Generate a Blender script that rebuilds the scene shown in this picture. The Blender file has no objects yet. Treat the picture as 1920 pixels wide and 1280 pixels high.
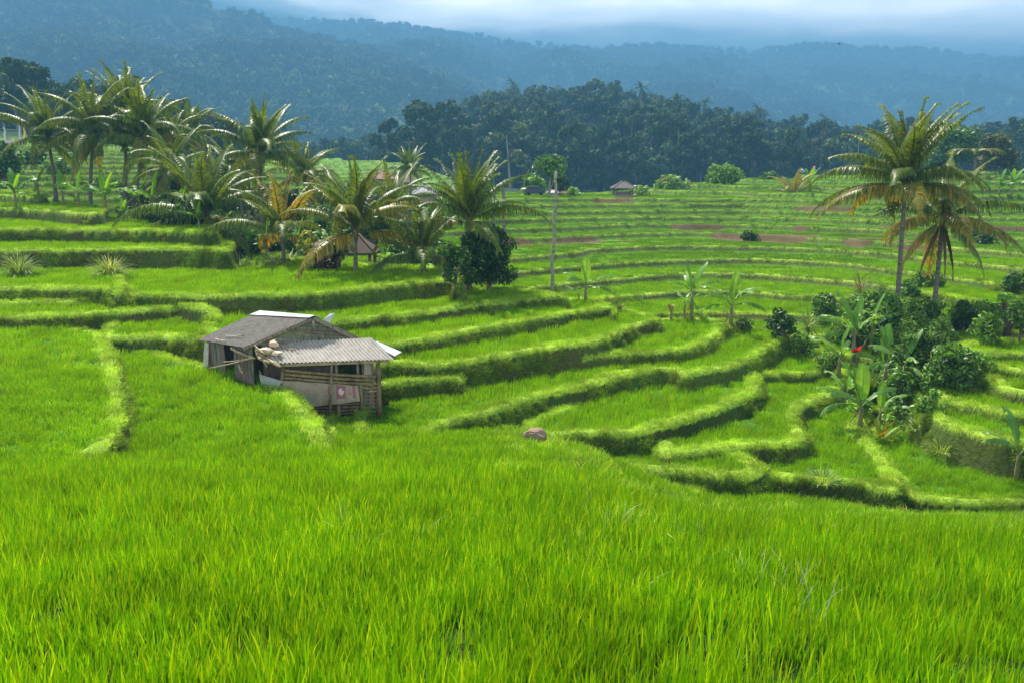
import bpy, math, random
import numpy as np
from mathutils import Vector, Matrix, Euler

# ------------------------------------------------------------------ camera
SC = bpy.context.scene
F = 1707.0                      # focal length in photo pixels (photo is 1920 x 1280)
PITCH = math.radians(11.26)
CP, SP = math.cos(PITCH), math.sin(PITCH)
cam_d = bpy.data.cameras.new('camera')
cam_d.sensor_width = 36.0
cam_d.lens = 36.0 * F / 1920.0
cam_d.clip_start = 0.1
cam_d.clip_end = 20000
cam = bpy.data.objects.new('camera', cam_d)
SC.collection.objects.link(cam)
cam.location = (0, 0, 0)
cam.rotation_euler = (math.radians(90) - PITCH, 0, 0)
SC.camera = cam

# ------------------------------------------------------------------ light
SUN_EL, SUN_AZ = 57.0, -28.0     # azimuth measured from +Y (view direction), negative = left
se, sa = math.radians(SUN_EL), math.radians(SUN_AZ)
sun_dir = Vector((math.sin(sa) * math.cos(se), math.cos(sa) * math.cos(se), math.sin(se)))
sun_l = bpy.data.lights.new('sun', 'SUN')
sun_l.energy = 5.0
sun_l.angle = math.radians(0.7)
sun_l.color = (1.0, 0.955, 0.88)
sun = bpy.data.objects.new('sun', sun_l)
SC.collection.objects.link(sun)
sun.rotation_euler = sun_dir.to_track_quat('Z', 'Y').to_euler()
sun.location = (0, 0, 60)

world = bpy.data.worlds.new('World')
SC.world = world
world.use_nodes = True
wt = world.node_tree
wt.nodes.clear()


def nd(t, typ, **kw):
    n = t.nodes.new(typ)
    for k, v in kw.items():
        if k.startswith('i_'):
            key = k[2:].replace('_', ' ')
            n.inputs[key].default_value = v
        else:
            setattr(n, k, v)
    return n


def ramp(t, stops, fac, interp='LINEAR'):
    r = t.nodes.new('ShaderNodeValToRGB')
    r.color_ramp.interpolation = interp
    e = r.color_ramp.elements
    while len(e) < len(stops):
        e.new(0.5)
    for i, (p, c) in enumerate(stops):
        e[i].position = p
        e[i].color = (c[0], c[1], c[2], 1) if not isinstance(c, (int, float)) else (c, c, c, 1)
    t.links.new(fac, r.inputs[0])
    return r.outputs[0]


def mathn(t, op, a, b=None, clamp=False):
    n = t.nodes.new('ShaderNodeMath')
    n.operation = op
    n.use_clamp = clamp
    for i, v in enumerate((a, b)):
        if v is None:
            continue
        if isinstance(v, (int, float)):
            n.inputs[i].default_value = v
        else:
            t.links.new(v, n.inputs[i])
    return n.outputs[0]


def mixc(t, fac, a, b, blend='MIX'):
    n = t.nodes.new('ShaderNodeMix')
    n.data_type = 'RGBA'
    n.blend_type = blend
    for s, v in ((0, fac), (6, a), (7, b)):
        if isinstance(v, (int, float)):
            n.inputs[s].default_value = v
        elif isinstance(v, (tuple, list)):
            n.inputs[s].default_value = (v[0], v[1], v[2], 1)
        else:
            t.links.new(v, n.inputs[s])
    return n.outputs[2]


sky = nd(wt, 'ShaderNodeTexSky')
sky.sky_type = 'NISHITA'
sky.sun_disc = False
sky.sun_elevation = se
sky.sun_rotation = sa
sky.air_density = 1.0
sky.dust_density = 1.0
bg_sky = nd(wt, 'ShaderNodeBackground')
bg_sky.inputs['Strength'].default_value = 0.055
wt.links.new(sky.outputs[0], bg_sky.inputs['Color'])
# cloud deck: noise on the view direction, stretched sideways
tc = nd(wt, 'ShaderNodeTexCoord')
sep = nd(wt, 'ShaderNodeSeparateXYZ')
wt.links.new(tc.outputs['Generated'], sep.inputs[0])
mp = nd(wt, 'ShaderNodeMapping')
mp.inputs['Scale'].default_value = (1.0, 1.0, 2.6)
mp.inputs['Location'].default_value = (4.7, 2.1, 0.3)
wt.links.new(tc.outputs['Generated'], mp.inputs[0])
n1 = nd(wt, 'ShaderNodeTexNoise', i_Scale=3.2, i_Detail=6.0, i_Roughness=0.55)
wt.links.new(mp.outputs[0], n1.inputs['Vector'])
n2 = nd(wt, 'ShaderNodeTexNoise', i_Scale=9.0, i_Detail=5.0, i_Roughness=0.5)
wt.links.new(mp.outputs[0], n2.inputs['Vector'])
# brightness rises from the dark cloud base near the ridges to the bright deck above
elev = mathn(wt, 'ADD', sep.outputs['Z'], mathn(wt, 'MULTIPLY', mathn(wt, 'SUBTRACT', n1.outputs['Fac'], 0.5), 0.06))
elev = mathn(wt, 'ADD', elev, mathn(wt, 'MULTIPLY', mathn(wt, 'SUBTRACT', n2.outputs['Fac'], 0.5), 0.03))
elev = mathn(wt, 'ADD', elev, mathn(wt, 'MULTIPLY', mathn(wt, 'MAXIMUM', sep.outputs['X'], 0.0), 0.035))
elev = mathn(wt, 'ADD', elev, mathn(wt, 'MULTIPLY', mathn(wt, 'MINIMUM', sep.outputs['X'], 0.0), 0.13))
cl = ramp(wt, CLOUD_STOPS if 'CLOUD_STOPS' in globals() else [
    (0.0, (0.03, 0.05, 0.06)), (0.104, (0.05, 0.08, 0.10)), (0.119, (0.55, 0.64, 0.72)), (0.134, (1.6, 1.6, 1.62)), (0.162, (2.35, 2.25, 2.2)),
    (0.23, (1.8, 1.8, 1.8)), (0.34, (.20, .205, .22)), (1.0, (0.17, 0.18, .20))], elev, 'EASE')
n3 = nd(wt, 'ShaderNodeTexNoise', i_Scale=5.0, i_Detail=7.0, i_Roughness=0.6)
mp3 = nd(wt, 'ShaderNodeMapping')
mp3.inputs['Scale'].default_value = (1.0, 1.0, 4.5)
wt.links.new(tc.outputs['Generated'], mp3.inputs[0])
wt.links.new(mp3.outputs[0], n3.inputs['Vector'])
cl = mixc(wt, 1.0, cl, ramp(wt, [(0.32, (.62, .68, .76)), (0.66, (1.22, 1.2, 1.18))], n3.outputs['Fac']), 'MULTIPLY')
bg_cl = nd(wt, 'ShaderNodeBackground')
bg_cl.inputs['Strength'].default_value = 1.3
wt.links.new(cl, bg_cl.inputs['Color'])
# overhead the deck is broken: blue Nishita sky shows between the clouds
brk = ramp(wt, [(0.0, 1.0), (0.35, 1.0), (0.62, 0.45), (1.0, 0.25)], sep.outputs['Z'])
ms = nd(wt, 'ShaderNodeMixShader')
wt.links.new(brk, ms.inputs[0])
wt.links.new(bg_sky.outputs[0], ms.inputs[1])
wt.links.new(bg_cl.outputs[0], ms.inputs[2])
wo = nd(wt, 'ShaderNodeOutputWorld')
wt.links.new(ms.outputs[0], wo.inputs['Surface'])

SC.view_settings.view_transform = 'Standard'
SC.view_settings.look = 'None'
SC.view_settings.gamma = 1.0
SC.view_settings.exposure = 1.35
SC.render.engine = 'CYCLES'
cy = SC.cycles
cy.max_bounces = 6
cy.diffuse_bounces = 3
cy.transmission_bounces = 4
cy.glossy_bounces = 2
cy.transparent_max_bounces = 8
cy.volume_bounces = 1
cy.use_denoising = True
cy.caustics_reflective = False
cy.caustics_refractive = False

# ------------------------------------------------------------------ helpers
RNG = random.Random(7)
COL = SC.collection


def px(x, y, d):
    """World point at depth d (metres along +Y) seen at photo pixel (x, y)."""
    u, v = (x - 960.0) / F, (640.0 - y) / F
    dy = CP + v * SP
    dz = -SP + v * CP
    return Vector((u / dy * d, d, dz / dy * d))


def px_z(x, y, z):
    """World point on the level z seen at photo pixel (x, y)."""
    u, v = (x - 960.0) / F, (640.0 - y) / F
    dy = CP + v * SP
    dz = -SP + v * CP
    t = z / dz
    return (u * t, dy * t)


def hash2(ix, iy, seed):
    h = (ix.astype(np.int64) * 374761393 + iy.astype(np.int64) * 668265263 + seed * 974634777) & 0xffffffff
    h = ((h ^ (h >> 13)) * 1274126177) & 0xffffffff
    h = h ^ (h >> 16)
    return (h & 0xffffff) / float(0xffffff)


def vnoise(x, y, seed=0):
    x = np.asarray(x, float); y = np.asarray(y, float)
    ix, iy = np.floor(x), np.floor(y)
    fx, fy = x - ix, y - iy
    fx = fx * fx * (3 - 2 * fx); fy = fy * fy * (3 - 2 * fy)
    a = hash2(ix, iy, seed); b = hash2(ix + 1, iy, seed)
    c = hash2(ix, iy + 1, seed); d = hash2(ix + 1, iy + 1, seed)
    return (a * (1 - fx) + b * fx) * (1 - fy) + (c * (1 - fx) + d * fx) * fy


def fbm(x, y, seed=0, oct=3):
    s, amp, tot = 0, 1.0, 0
    for i in range(oct):
        s = s + amp * vnoise(x * 2 ** i, y * 2 ** i, seed + i * 17)
        tot += amp
        amp *= 0.5
    return s / tot - 0.5


def sstep(a, b, x):
    t = np.clip((x - a) / (b - a), 0, 1)
    return t * t * (3 - 2 * t)


def tag(o, label=None, cat=None, group=None, kind=None):
    if label: o['label'] = label
    if cat: o['category'] = cat
    if group: o['group'] = group
    if kind: o['kind'] = kind
    return o


def link(o, parent=None):
    COL.objects.link(o)
    if parent is not None:
        o.parent = parent
    return o


def empty(name, loc=(0, 0, 0), rz=0.0):
    o = bpy.data.objects.new(name, None)
    o.location = loc
    o.rotation_euler = (0, 0, rz)
    o.empty_display_size = 0.3
    return link(o)


def mesh_np(name, V, quads=None, tris=None, mats=(), col=None, smooth=False, matidx=None):
    """Mesh data from numpy arrays; col is one RGB per vertex."""
    me = bpy.data.meshes.new(name)
    V = np.asarray(V, np.float32).reshape(-1, 3)
    quads = np.zeros((0, 4), np.int32) if quads is None or len(quads) == 0 else np.asarray(quads, np.int32).reshape(-1, 4)
    tris = np.zeros((0, 3), np.int32) if tris is None or len(tris) == 0 else np.asarray(tris, np.int32).reshape(-1, 3)
    me.vertices.add(len(V))
    me.vertices.foreach_set('co', V.ravel())
    loops = np.concatenate([quads.ravel(), tris.ravel()]).astype(np.int32)
    me.loops.add(len(loops))
    me.loops.foreach_set('vertex_index', loops)
    nq, nt = len(quads), len(tris)
    me.polygons.add(nq + nt)
    st = np.concatenate([np.arange(nq) * 4, nq * 4 + np.arange(nt) * 3]).astype(np.int32)
    me.polygons.foreach_set('loop_start', st)
    if smooth:
        me.polygons.foreach_set('use_smooth', np.ones(nq + nt, bool))
    for m in mats:
        me.materials.append(m)
    if matidx is not None:
        me.polygons.foreach_set('material_index', np.asarray(matidx, np.int32))
    if col is not None:
        a = me.color_attributes.new('Col', 'FLOAT_COLOR', 'POINT')
        c = np.ones((len(V), 4), np.float32)
        c[:, :3] = np.asarray(col, np.float32).reshape(-1, 3)
        a.data.foreach_set('color', c.ravel())
    me.update(calc_edges=True)
    me.validate()
    return me


class MB:
    """Collects shapes that become ONE mesh object."""
    def __init__(s):
        s.v, s.f, s.c = [], [], []

    def add(s, verts, faces, col=(1, 1, 1)):
        b = len(s.v)
        s.v += [tuple(p) for p in verts]
        s.f += [tuple(b + i for i in f) for f in faces]
        s.c += [col] * len(verts)

    def box(s, c, size, rot=None, col=(1, 1, 1)):
        hx, hy, hz = size[0] / 2, size[1] / 2, size[2] / 2
        P = [Vector((x, y, z)) for x in (-hx, hx) for y in (-hy, hy) for z in (-hz, hz)]
        if rot is not None:
            P = [rot @ p for p in P]
        P = [p + Vector(c) for p in P]
        s.add(P, [(0, 1, 3, 2), (4, 6, 7, 5), (0, 4, 5, 1), (2, 3, 7, 6), (0, 2, 6, 4), (1, 5, 7, 3)], col)

    def beam(s, a, b, w, h, col=(1, 1, 1), up=(0, 0, 1)):
        a, b = Vector(a), Vector(b)
        d = (b - a)
        L = d.length
        d.normalize()
        x = d.cross(Vector(up))
        if x.length < 1e-4:
            x = Vector((1, 0, 0))
        x.normalize()
        z = x.cross(d)
        R = Matrix((x, d, z)).transposed()
        s.box((a + b) / 2, (w, L, h), R, col)

    def slab(s, pts, thick, col=(1, 1, 1), n=None):
        """Flat polygon pts extruded by thick along its normal."""
        P = [Vector(p) for p in pts]
        if n is None:
            n = (P[1] - P[0]).cross(P[2] - P[0]).normalized()
        n = Vector(n)
        k = len(P)
        Q = [p - n * thick for p in P]
        fs = [tuple(range(k)), tuple(range(2 * k - 1, k - 1, -1))]
        fs += [(i, k + i, k + (i + 1) % k, (i + 1) % k) for i in range(k)]
        s.add(P + Q, fs, col)

    def tube(s, pts, rad, n=8, cap=True, col=(1, 1, 1)):
        P = [Vector(p) for p in pts]
        k = len(P)
        R = rad if isinstance(rad, (list, tuple)) else [rad] * k
        b = []
        ref = Vector((0.31, 0.17, 0.93))
        for i, p in enumerate(P):
            d = (P[min(i + 1, k - 1)] - P[max(i - 1, 0)]).normalized()
            if abs(d.dot(ref)) > 0.95:
                r2 = Vector((1, 0, 0))
            else:
                r2 = ref
            x = d.cross(r2).normalized()
            y = d.cross(x)
            for j in range(n):
                t = 2 * math.pi * j / n
                b.append(p + x * (R[i] * math.cos(t)) + y * (R[i] * math.sin(t)))
        fs = [(i * n + j, i * n + (j + 1) % n, (i + 1) * n + (j + 1) % n, (i + 1) * n + j) for i in range(k - 1) for j in range(n)]
        if cap:
            fs += [tuple(range(n - 1, -1, -1)), tuple((k - 1) * n + j for j in range(n))]
        s.add(b, fs, col)

    def data(s, name, mat, smooth=False):
        me = bpy.data.meshes.new(name)
        me.from_pydata(s.v, [], s.f)
        a = me.color_attributes.new('Col', 'FLOAT_COLOR', 'POINT')
        for i, c in enumerate(s.c):
            a.data[i].color = (c[0], c[1], c[2], 1)
        for m in (mat if isinstance(mat, (list, tuple)) else [mat]):
            me.materials.append(m)
        if smooth:
            for p in me.polygons:
                p.use_smooth = True
        me.validate()
        return me

    def build(s, name, mat, parent=None, smooth=False):
        return link(bpy.data.objects.new(name, s.data(name, mat, smooth)), parent)


def copy_tree(o, parent=None):
    c = o.copy()
    COL.objects.link(c)
    c.parent = parent
    for ch in o.children:
        copy_tree(ch, c)
    return c


# ------------------------------------------------------------------ materials
def leaf_mat(name, base=(1, 1, 1), trans=0.35, rough=0.45, spec=0.3, var=0.35, noise_scale=0.6, use_col=True, rnd=0.3, tcol=(1.15, 1.0, 0.45)):
    m = bpy.data.materials.new(name)
    m.use_nodes = True
    t = m.node_tree
    t.nodes.clear()
    out = nd(t, 'ShaderNodeOutputMaterial')
    p = nd(t, 'ShaderNodeBsdfPrincipled')
    p.inputs['Roughness'].default_value = rough
    p.inputs['Specular IOR Level'].default_value = spec
    tr = nd(t, 'ShaderNodeBsdfTranslucent')
    mx = nd(t, 'ShaderNodeMixShader')
    mx.inputs[0].default_value = trans
    if use_col:
        at = nd(t, 'ShaderNodeAttribute', attribute_name='Col')
        c = mixc(t, 1.0, at.outputs['Color'], base, 'MULTIPLY')
    else:
        rgb = nd(t, 'ShaderNodeRGB')
        rgb.outputs[0].default_value = (base[0], base[1], base[2], 1)
        c = rgb.outputs[0]
    g = nd(t, 'ShaderNodeNewGeometry')
    nz = nd(t, 'ShaderNodeTexNoise', i_Scale=noise_scale, i_Detail=3.0)
    t.links.new(g.outputs['Position'], nz.inputs['Vector'])
    f = ramp(t, [(0.3, 1.0 - var), (0.7, 1.0 + var)], nz.outputs['Fac'])
    c = mixc(t, 1.0, c, f, 'MULTIPLY')
    oi = nd(t, 'ShaderNodeObjectInfo')
    f2 = ramp(t, [(0.0, (1 - rnd, 1 - rnd * .7, 1 - rnd)), (0.5, (1, 1, 1)), (1.0, (1 + rnd * 1.3, 1 + rnd * .7, 1.0))], oi.outputs['Random'])
    c = mixc(t, 1.0, c, f2, 'MULTIPLY')
    t.links.new(c, p.inputs['Base Color'])
    c2 = mixc(t, 1.0, c, tcol, 'MULTIPLY')
    t.links.new(c2, tr.inputs['Color'])
    t.links.new(p.outputs[0], mx.inputs[1])
    t.links.new(tr.outputs[0], mx.inputs[2])
    t.links.new(mx.outputs[0], out.inputs['Surface'])
    return m


def solid_mat(name, base=(1, 1, 1), rough=0.8, var=0.3, scale=8.0, stretch=(1, 1, 1), bump=0.3, use_col=True, spec=0.2, metal=0.0, dark=None, streak=None):
    """Weathered solid: two noises vary the colour, one drives the bump."""
    m = bpy.data.materials.new(name)
    m.use_nodes = True
    t = m.node_tree
    t.nodes.clear()
    out = nd(t, 'ShaderNodeOutputMaterial')
    p = nd(t, 'ShaderNodeBsdfPrincipled')
    p.inputs['Roughness'].default_value = rough
    p.inputs['Specular IOR Level'].default_value = spec
    p.inputs['Metallic'].default_value = metal
    tc = nd(t, 'ShaderNodeTexCoord')
    mp = nd(t, 'ShaderNodeMapping')
    mp.inputs['Scale'].default_value = stretch
    t.links.new(tc.outputs['Object'], mp.inputs[0])
    if use_col:
        at = nd(t, 'ShaderNodeAttribute', attribute_name='Col')
        c = mixc(t, 1.0, at.outputs['Color'], base, 'MULTIPLY')
    else:
        rgb = nd(t, 'ShaderNodeRGB')
        rgb.outputs[0].default_value = (base[0], base[1], base[2], 1)
        c = rgb.outputs[0]
    nz = nd(t, 'ShaderNodeTexNoise', i_Scale=scale, i_Detail=6.0, i_Roughness=0.65)
    t.links.new(mp.outputs[0], nz.inputs['Vector'])
    f = ramp(t, [(0.3, 1 - var), (0.7, 1 + var)], nz.outputs['Fac'])
    c = mixc(t, 1.0, c, f, 'MULTIPLY')
    if dark:
        n2 = nd(t, 'ShaderNodeTexNoise', i_Scale=scale * 0.35, i_Detail=5.0, i_Roughness=0.7)
        t.links.new(mp.outputs[0], n2.inputs['Vector'])
        k = ramp(t, [(0.50, 0.0), (0.66, 1.0)], n2.outputs['Fac'])
        c = mixc(t, k, c, dark)
    t.links.new(c, p.inputs['Base Color'])
    if bump:
        b = nd(t, 'ShaderNodeBump')
        b.inputs['Strength'].default_value = bump
        b.inputs['Distance'].default_value = 0.02
        t.links.new(nz.outputs['Fac'], b.inputs['Height'])
        t.links.new(b.outputs[0], p.inputs['Normal'])
    t.links.new(p.outputs[0], out.inputs['Surface'])
    return m


# ------------------------------------------------------------------ terrain height function
# terraces: level z and outline traced at that level (front rim, then the hidden back)
TERR = [
    ('B7', -2.45, [(-500, 362), (0, 368), (50, 372), (80, 374), (88, 370), (70, 364), (0, 360), (-500, 354)]),
    ('B6', -2.95, [(-500, 392), (0, 393), (70, 396), (140, 402), (180, 404), (194, 402), (198, 396), (180, 388), (120, 384), (0, 378), (-500, 372)]),
    ('B5', -3.65, [(-500, 434), (0, 434), (120, 434), (220, 435), (330, 437), (380, 440), (400, 440), (406, 433), (390, 427), (330, 423), (200, 412), (0, 404), (-500, 400)]),
    ('B4', -4.33, [(-500, 474), (0, 474), (180, 473), (260, 471), (330, 470), (400, 472), (424, 474), (436, 469), (442, 460), (430, 450), (300, 440), (-500, 438)]),
    ('C2', -5.11, [(-500, 546), (0, 546), (120, 545), (200, 547), (228, 558), (236, 545), (230, 500), (0, 470), (-500, 470)]),
    ('C', -5.27, [(234, 556), (300, 558), (375, 562), (450, 558), (600, 556), (700, 545), (790, 535), (846, 529), (866, 542), (862, 520), (830, 506), (700, 500), (600, 492), (540, 484), (440, 462), (300, 462), (180, 470), (200, 520)]),
    ('B2', -5.58, [(-500, 574), (0, 574), (150, 571), (240, 566), (300, 572), (350, 578), (392, 590), (402, 575), (300, 550), (-500, 550)]),
    ('B1', -5.72, [(-500, 601), (0, 600), (125, 597), (250, 588), (340, 582), (378, 590), (404, 606), (420, 590), (380, 570), (200, 560), (-500, 560)]),
    ('D', -5.94, [(380, 640), (460, 634), (560, 624), (620, 610), (750, 597), (850, 583), (950, 569), (1035, 560), (1064, 567), (1058, 558), (1000, 548), (880, 543), (700, 545), (500, 560), (380, 580)]),
    ('L1', -6.1, [(-600, 1000), (80, 960), (170, 880), (214, 832), (236, 780), (238, 735), (222, 690), (206, 648), (180, 615), (0, 610), (-600, 610)]),
    ('B0', -6.12, [(192, 650), (200, 640), (250, 640), (320, 636), (390, 645), (500, 650), (620, 630), (400, 600), (200, 600)]),
    ('E', -6.31, [(520, 676), (640, 668), (705, 655), (786, 645), (876, 627), (984, 606), (1110, 586), (1148, 582), (1154, 592), (1150, 575), (1090, 562), (900, 570), (500, 600)]),
    ('L2', -6.5, [(-100, 1100), (400, 960), (560, 900), (632, 866), (634, 840), (606, 795), (560, 745), (500, 700), (440, 690), (380, 688), (300, 660), (190, 640), (150, 700)]),
    ('F', -6.71, [(500, 712), (600, 705), (700, 692), (745, 685), (775, 690), (847, 690), (965, 667), (1073, 652), (1130, 645), (1145, 635), (1199, 613), (1228, 604), (1240, 612), (1236, 597), (1180, 586), (1000, 590), (700, 630), (500, 640)]),
    ('HF', -7.1, [(560, 748), (640, 738), (715, 728), (780, 722), (850, 713), (866, 722), (870, 700), (800, 680), (560, 680)]),
    ('G', -7.17, [(1080, 680), (1134, 668), (1246, 667), (1310, 656), (1350, 632), (1366, 612), (1378, 618), (1372, 603), (1300, 600), (1150, 605), (1050, 640)]),
    ('P', -7.86, [(1730, 728), (1749, 741), (1756, 751), (1830, 769), (1905, 784), (2100, 800), (2400, 790), (2400, 720), (1900, 690), (1760, 700)]),
    ('Q', -7.48, [(1815, 728), (1830, 716), (1850, 712), (1868, 727), (1920, 742), (2100, 752), (2400, 745), (2400, 690), (1860, 690)]),
    ('R', -7.25, [(1800, 690), (1850, 694), (1920, 702), (2200, 705), (2200, 670), (1900, 668), (1800, 672)]),
    ('R2', -7.0, [(1790, 664), (1850, 668), (2200, 676), (2200, 645), (1900, 640), (1790, 645)]),
    ('O', -8.14, [(1690, 735), (1712, 742), (1732, 769), (1755, 791), (1792, 806), (1849, 821), (1879, 829), (1960, 842), (2300, 860), (2300, 740), (1800, 705), (1710, 715)]),
    ('H', -7.55, [(600, 905), (700, 860), (800, 822), (850, 795), (930, 778), (1000, 753), (1109, 728), (1181, 707), (1250, 693), (1282, 707), (1300, 706), (1370, 694), (1402, 683), (1436, 660), (1480, 634), (1470, 622), (1380, 615), (1200, 640), (800, 700), (600, 740)]),
    ('I', -8.05, [(985, 850), (1016, 830), (1048, 822), (1138, 818), (1213, 818), (1221, 811), (1325, 785), (1415, 746), (1432, 728), (1424, 700), (1380, 690), (1300, 690), (1100, 740), (960, 800)]),
    ('K', -8.2, [(1390, 712), (1436, 706), (1530, 707), (1560, 690), (1540, 650), (1490, 628), (1440, 650), (1400, 690)]),
    ('L', -8.47, [(1230, 862), (1290, 858), (1380, 844), (1450, 842), (1494, 839), (1517, 826), (1510, 806), (1486, 790), (1500, 770), (1570, 740), (1600, 700), (1560, 690), (1430, 700), (1300, 760), (1220, 815)]),
    ('M', -8.9, [(1390, 905), (1430, 902), (1500, 906), (1600, 910), (1650, 925), (1694, 932), (1690, 900), (1672, 872), (1640, 838), (1610, 815), (1640, 770), (1560, 730), (1400, 760), (1340, 850)]),
    ('V', -8.66, [(900, 880), (1000, 868), (1240, 886), (1400, 908), (1450, 885), (1400, 850), (1240, 835), (1000, 835)]),
    ('N', -9.15, [(1690, 938), (1780, 948), (1850, 950), (1960, 944), (2300, 940), (2300, 850), (1900, 830), (1800, 790), (1650, 780), (1600, 830), (1660, 900)]),
]


def chaikin(P, n=2):
    P = np.asarray(P, float)
    for _ in range(n):
        Q = np.roll(P, -1, 0)
        P = np.stack([P * .75 + Q * .25, P * .25 + Q * .75], 1).reshape(-1, 2)
    return P


TPOLY = []
for nm, z, pts in TERR:
    W = chaikin([px_z(x, y, z) for x, y in pts], 2)
    TPOLY.append((nm, z, W, W.min(0) - 1.5, W.max(0) + 1.5))


def sdist(poly, X, Y):
    d2 = np.full(X.shape, 1e9)
    ins = np.zeros(X.shape, bool)
    n = len(poly)
    for i in range(n):
        ax, ay = poly[i]
        bx, by = poly[(i + 1) % n]
        ex, ey = bx - ax, by - ay
        L2 = ex * ex + ey * ey + 1e-12
        t = np.clip(((X - ax) * ex + (Y - ay) * ey) / L2, 0, 1)
        qx, qy = X - ax - t * ex, Y - ay - t * ey
        d2 = np.minimum(d2, qx * qx + qy * qy)
        c = (ay > Y) != (by > Y)
        if ey != 0:
            ins ^= c & (X < ex * (Y - ay) / ey + ax)
    d = np.sqrt(d2)
    return np.where(ins, d, -d)


CPX = [-300, 0, 180, 300, 430, 600, 760, 900, 1050, 1200, 1300, 1400, 1600, 1800, 1950, 2300]
CZ = [
    [(40, -7), (50, -5), (60, -4), (80, -2.3), (100, .0), (130, 3), (150, 5), (200, 12), (260, 15)],
    [(40, -7), (50, -5.2), (60, -4.2), (80, -2.4), (100, -.3), (130, 2.2), (150, 3.6), (200, 8.5), (260, 12)],
    [(40, -7), (50, -5.3), (60, -4.4), (80, -2.6), (100, -.7), (130, 1.6), (150, 2.8), (200, 6), (260, 6)],
    [(40, -7), (50, -5.3), (60, -4.6), (80, -3), (100, -1.1), (130, .8), (150, 1.8), (220, 0), (280, -2)],
    [(40, -7), (50, -5.4), (60, -4.9), (80, -3.6), (100, -2.2), (130, -.8), (170, .2), (220, .0), (280, -6)],
    [(38, -7.2), (44, -6.2), (50, -5.9), (60, -5.5), (80, -4.6), (100, -3.3), (130, -2.2), (170, -1.2), (215, .4), (240, -2), (300, -12), (400, -14)],
    [(38, -7.8), (44, -7.0), (50, -6.7), (60, -6.1), (80, -5.2), (100, -4.2), (130, -3.0), (170, -1.9), (215, -.6), (240, -3), (300, -10), (400, -7)],
    [(40, -7.9), (50, -7.0), (60, -6.4), (80, -5.5), (100, -4.6), (107, -4.4), (125, -4.8), (170, -5), (250, -7), (330, 2), (400, 12), (500, 8)],
    [(30, -9), (40, -8.1), (50, -7.3), (60, -6.7), (80, -5.7), (100, -4.5), (106, -4.15), (130, -5.5), (250, -9), (330, 5), (400, 16), (500, 8)],
    [(30, -9), (40, -8.2), (50, -7.5), (60, -6.9), (80, -5.9), (100, -4.5), (112, -3.95), (130, -5.0), (250, -9), (330, 3), (400, 13), (500, 8)],
    [(30, -9), (40, -8.2), (50, -7.6), (60, -7.0), (80, -5.9), (100, -4.4), (118, -3.5), (135, -4.6), (250, -9), (330, -2), (400, 4), (500, 0)],
    [(30, -9), (40, -8.2), (50, -7.6), (60, -7.0), (80, -5.9), (100, -4.3), (122, -2.95), (140, -4), (250, -9), (330, -4), (400, 0), (500, -3)],
    [(27, -11), (33, -9.3), (40, -8.2), (50, -7.4), (60, -6.8), (80, -5.6), (100, -3.9), (128, -2.1), (150, -4), (250, -9), (330, -6), (400, -5), (500, -6)],
    [(27, -11), (33, -9.0), (40, -7.6), (50, -7.0), (60, -6.4), (80, -5.1), (100, -3.4), (130, -1.5), (150, -3), (250, -9), (330, -7), (400, -5)],
    [(27, -11), (33, -8.6), (40, -7.2), (50, -6.7), (60, -6.2), (80, -5.0), (100, -3.5), (130, -2.0), (150, -3), (250, -9), (330, -8), (400, -7)],
    [(27, -11), (33, -8.2), (40, -7.0), (50, -6.4), (60, -5.9), (80, -4.6), (100, -3), (130, -1.2), (150, -3), (250, -9), (400, -3)],
]
DR = np.arange(0, 705, 2.5)
AF = np.linspace(-1.2, 1.2, 241)
_ca = (np.array(CPX) - 960) / F
_T = np.array([np.interp(DR, [p[0] for p in c], [p[1] for p in c]) for c in CZ])
FT = np.array([np.interp(AF, _ca, _T[:, j]) for j in range(len(DR))])        # rows depth, cols azimuth
_k = np.array([1, 3, 6, 8, 6, 3, 1.]); _k /= _k.sum()
FT = np.array([np.convolve(np.pad(r, 3, 'edge'), _k, 'valid') for r in FT])
_k2 = np.array([1, 2, 1.]) / 4
FT = np.array([np.convolve(np.pad(c, 1, 'edge'), _k2, 'valid') for c in FT.T]).T


def zfar_raw(X, Y):
    a = np.clip(X / np.maximum(Y, 1), -1.19, 1.19)
    fi = (a + 1.2) / 0.01
    fj = np.clip(Y, 0, 699) / 2.5
    i0 = np.floor(fi).astype(int); j0 = np.floor(fj).astype(int)
    u = fi - i0; v = fj - j0
    i1 = np.minimum(i0 + 1, 240); j1 = np.minimum(j0 + 1, len(DR) - 1)
    z = (FT[j0, i0] * (1 - u) + FT[j0, i1] * u) * (1 - v) + (FT[j1, i0] * (1 - u) + FT[j1, i1] * u) * v
    amp = np.clip((Y - 38) / 60, 0, 1)
    z = z + amp * (fbm(X / 22, Y / 14, 3, 3) * 1.1 + fbm(X / 60, Y / 60, 9, 2) * 1.0)
    z = z + .8 * sstep(75, 100, Y) * (1 - sstep(125, 140, Y)) * sstep(-.08, -.02, a) * (1 - .7 * sstep(.4, .5, a))
    return z


_ZU = np.array([-12, -7.6, -6.0, -4.0, 0.0, 30.0])
_UU = np.cumsum([0, 4.4 / .30, 1.6 / .34, 2.0 / .42, 4 / .48, 30 / .5])


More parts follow.
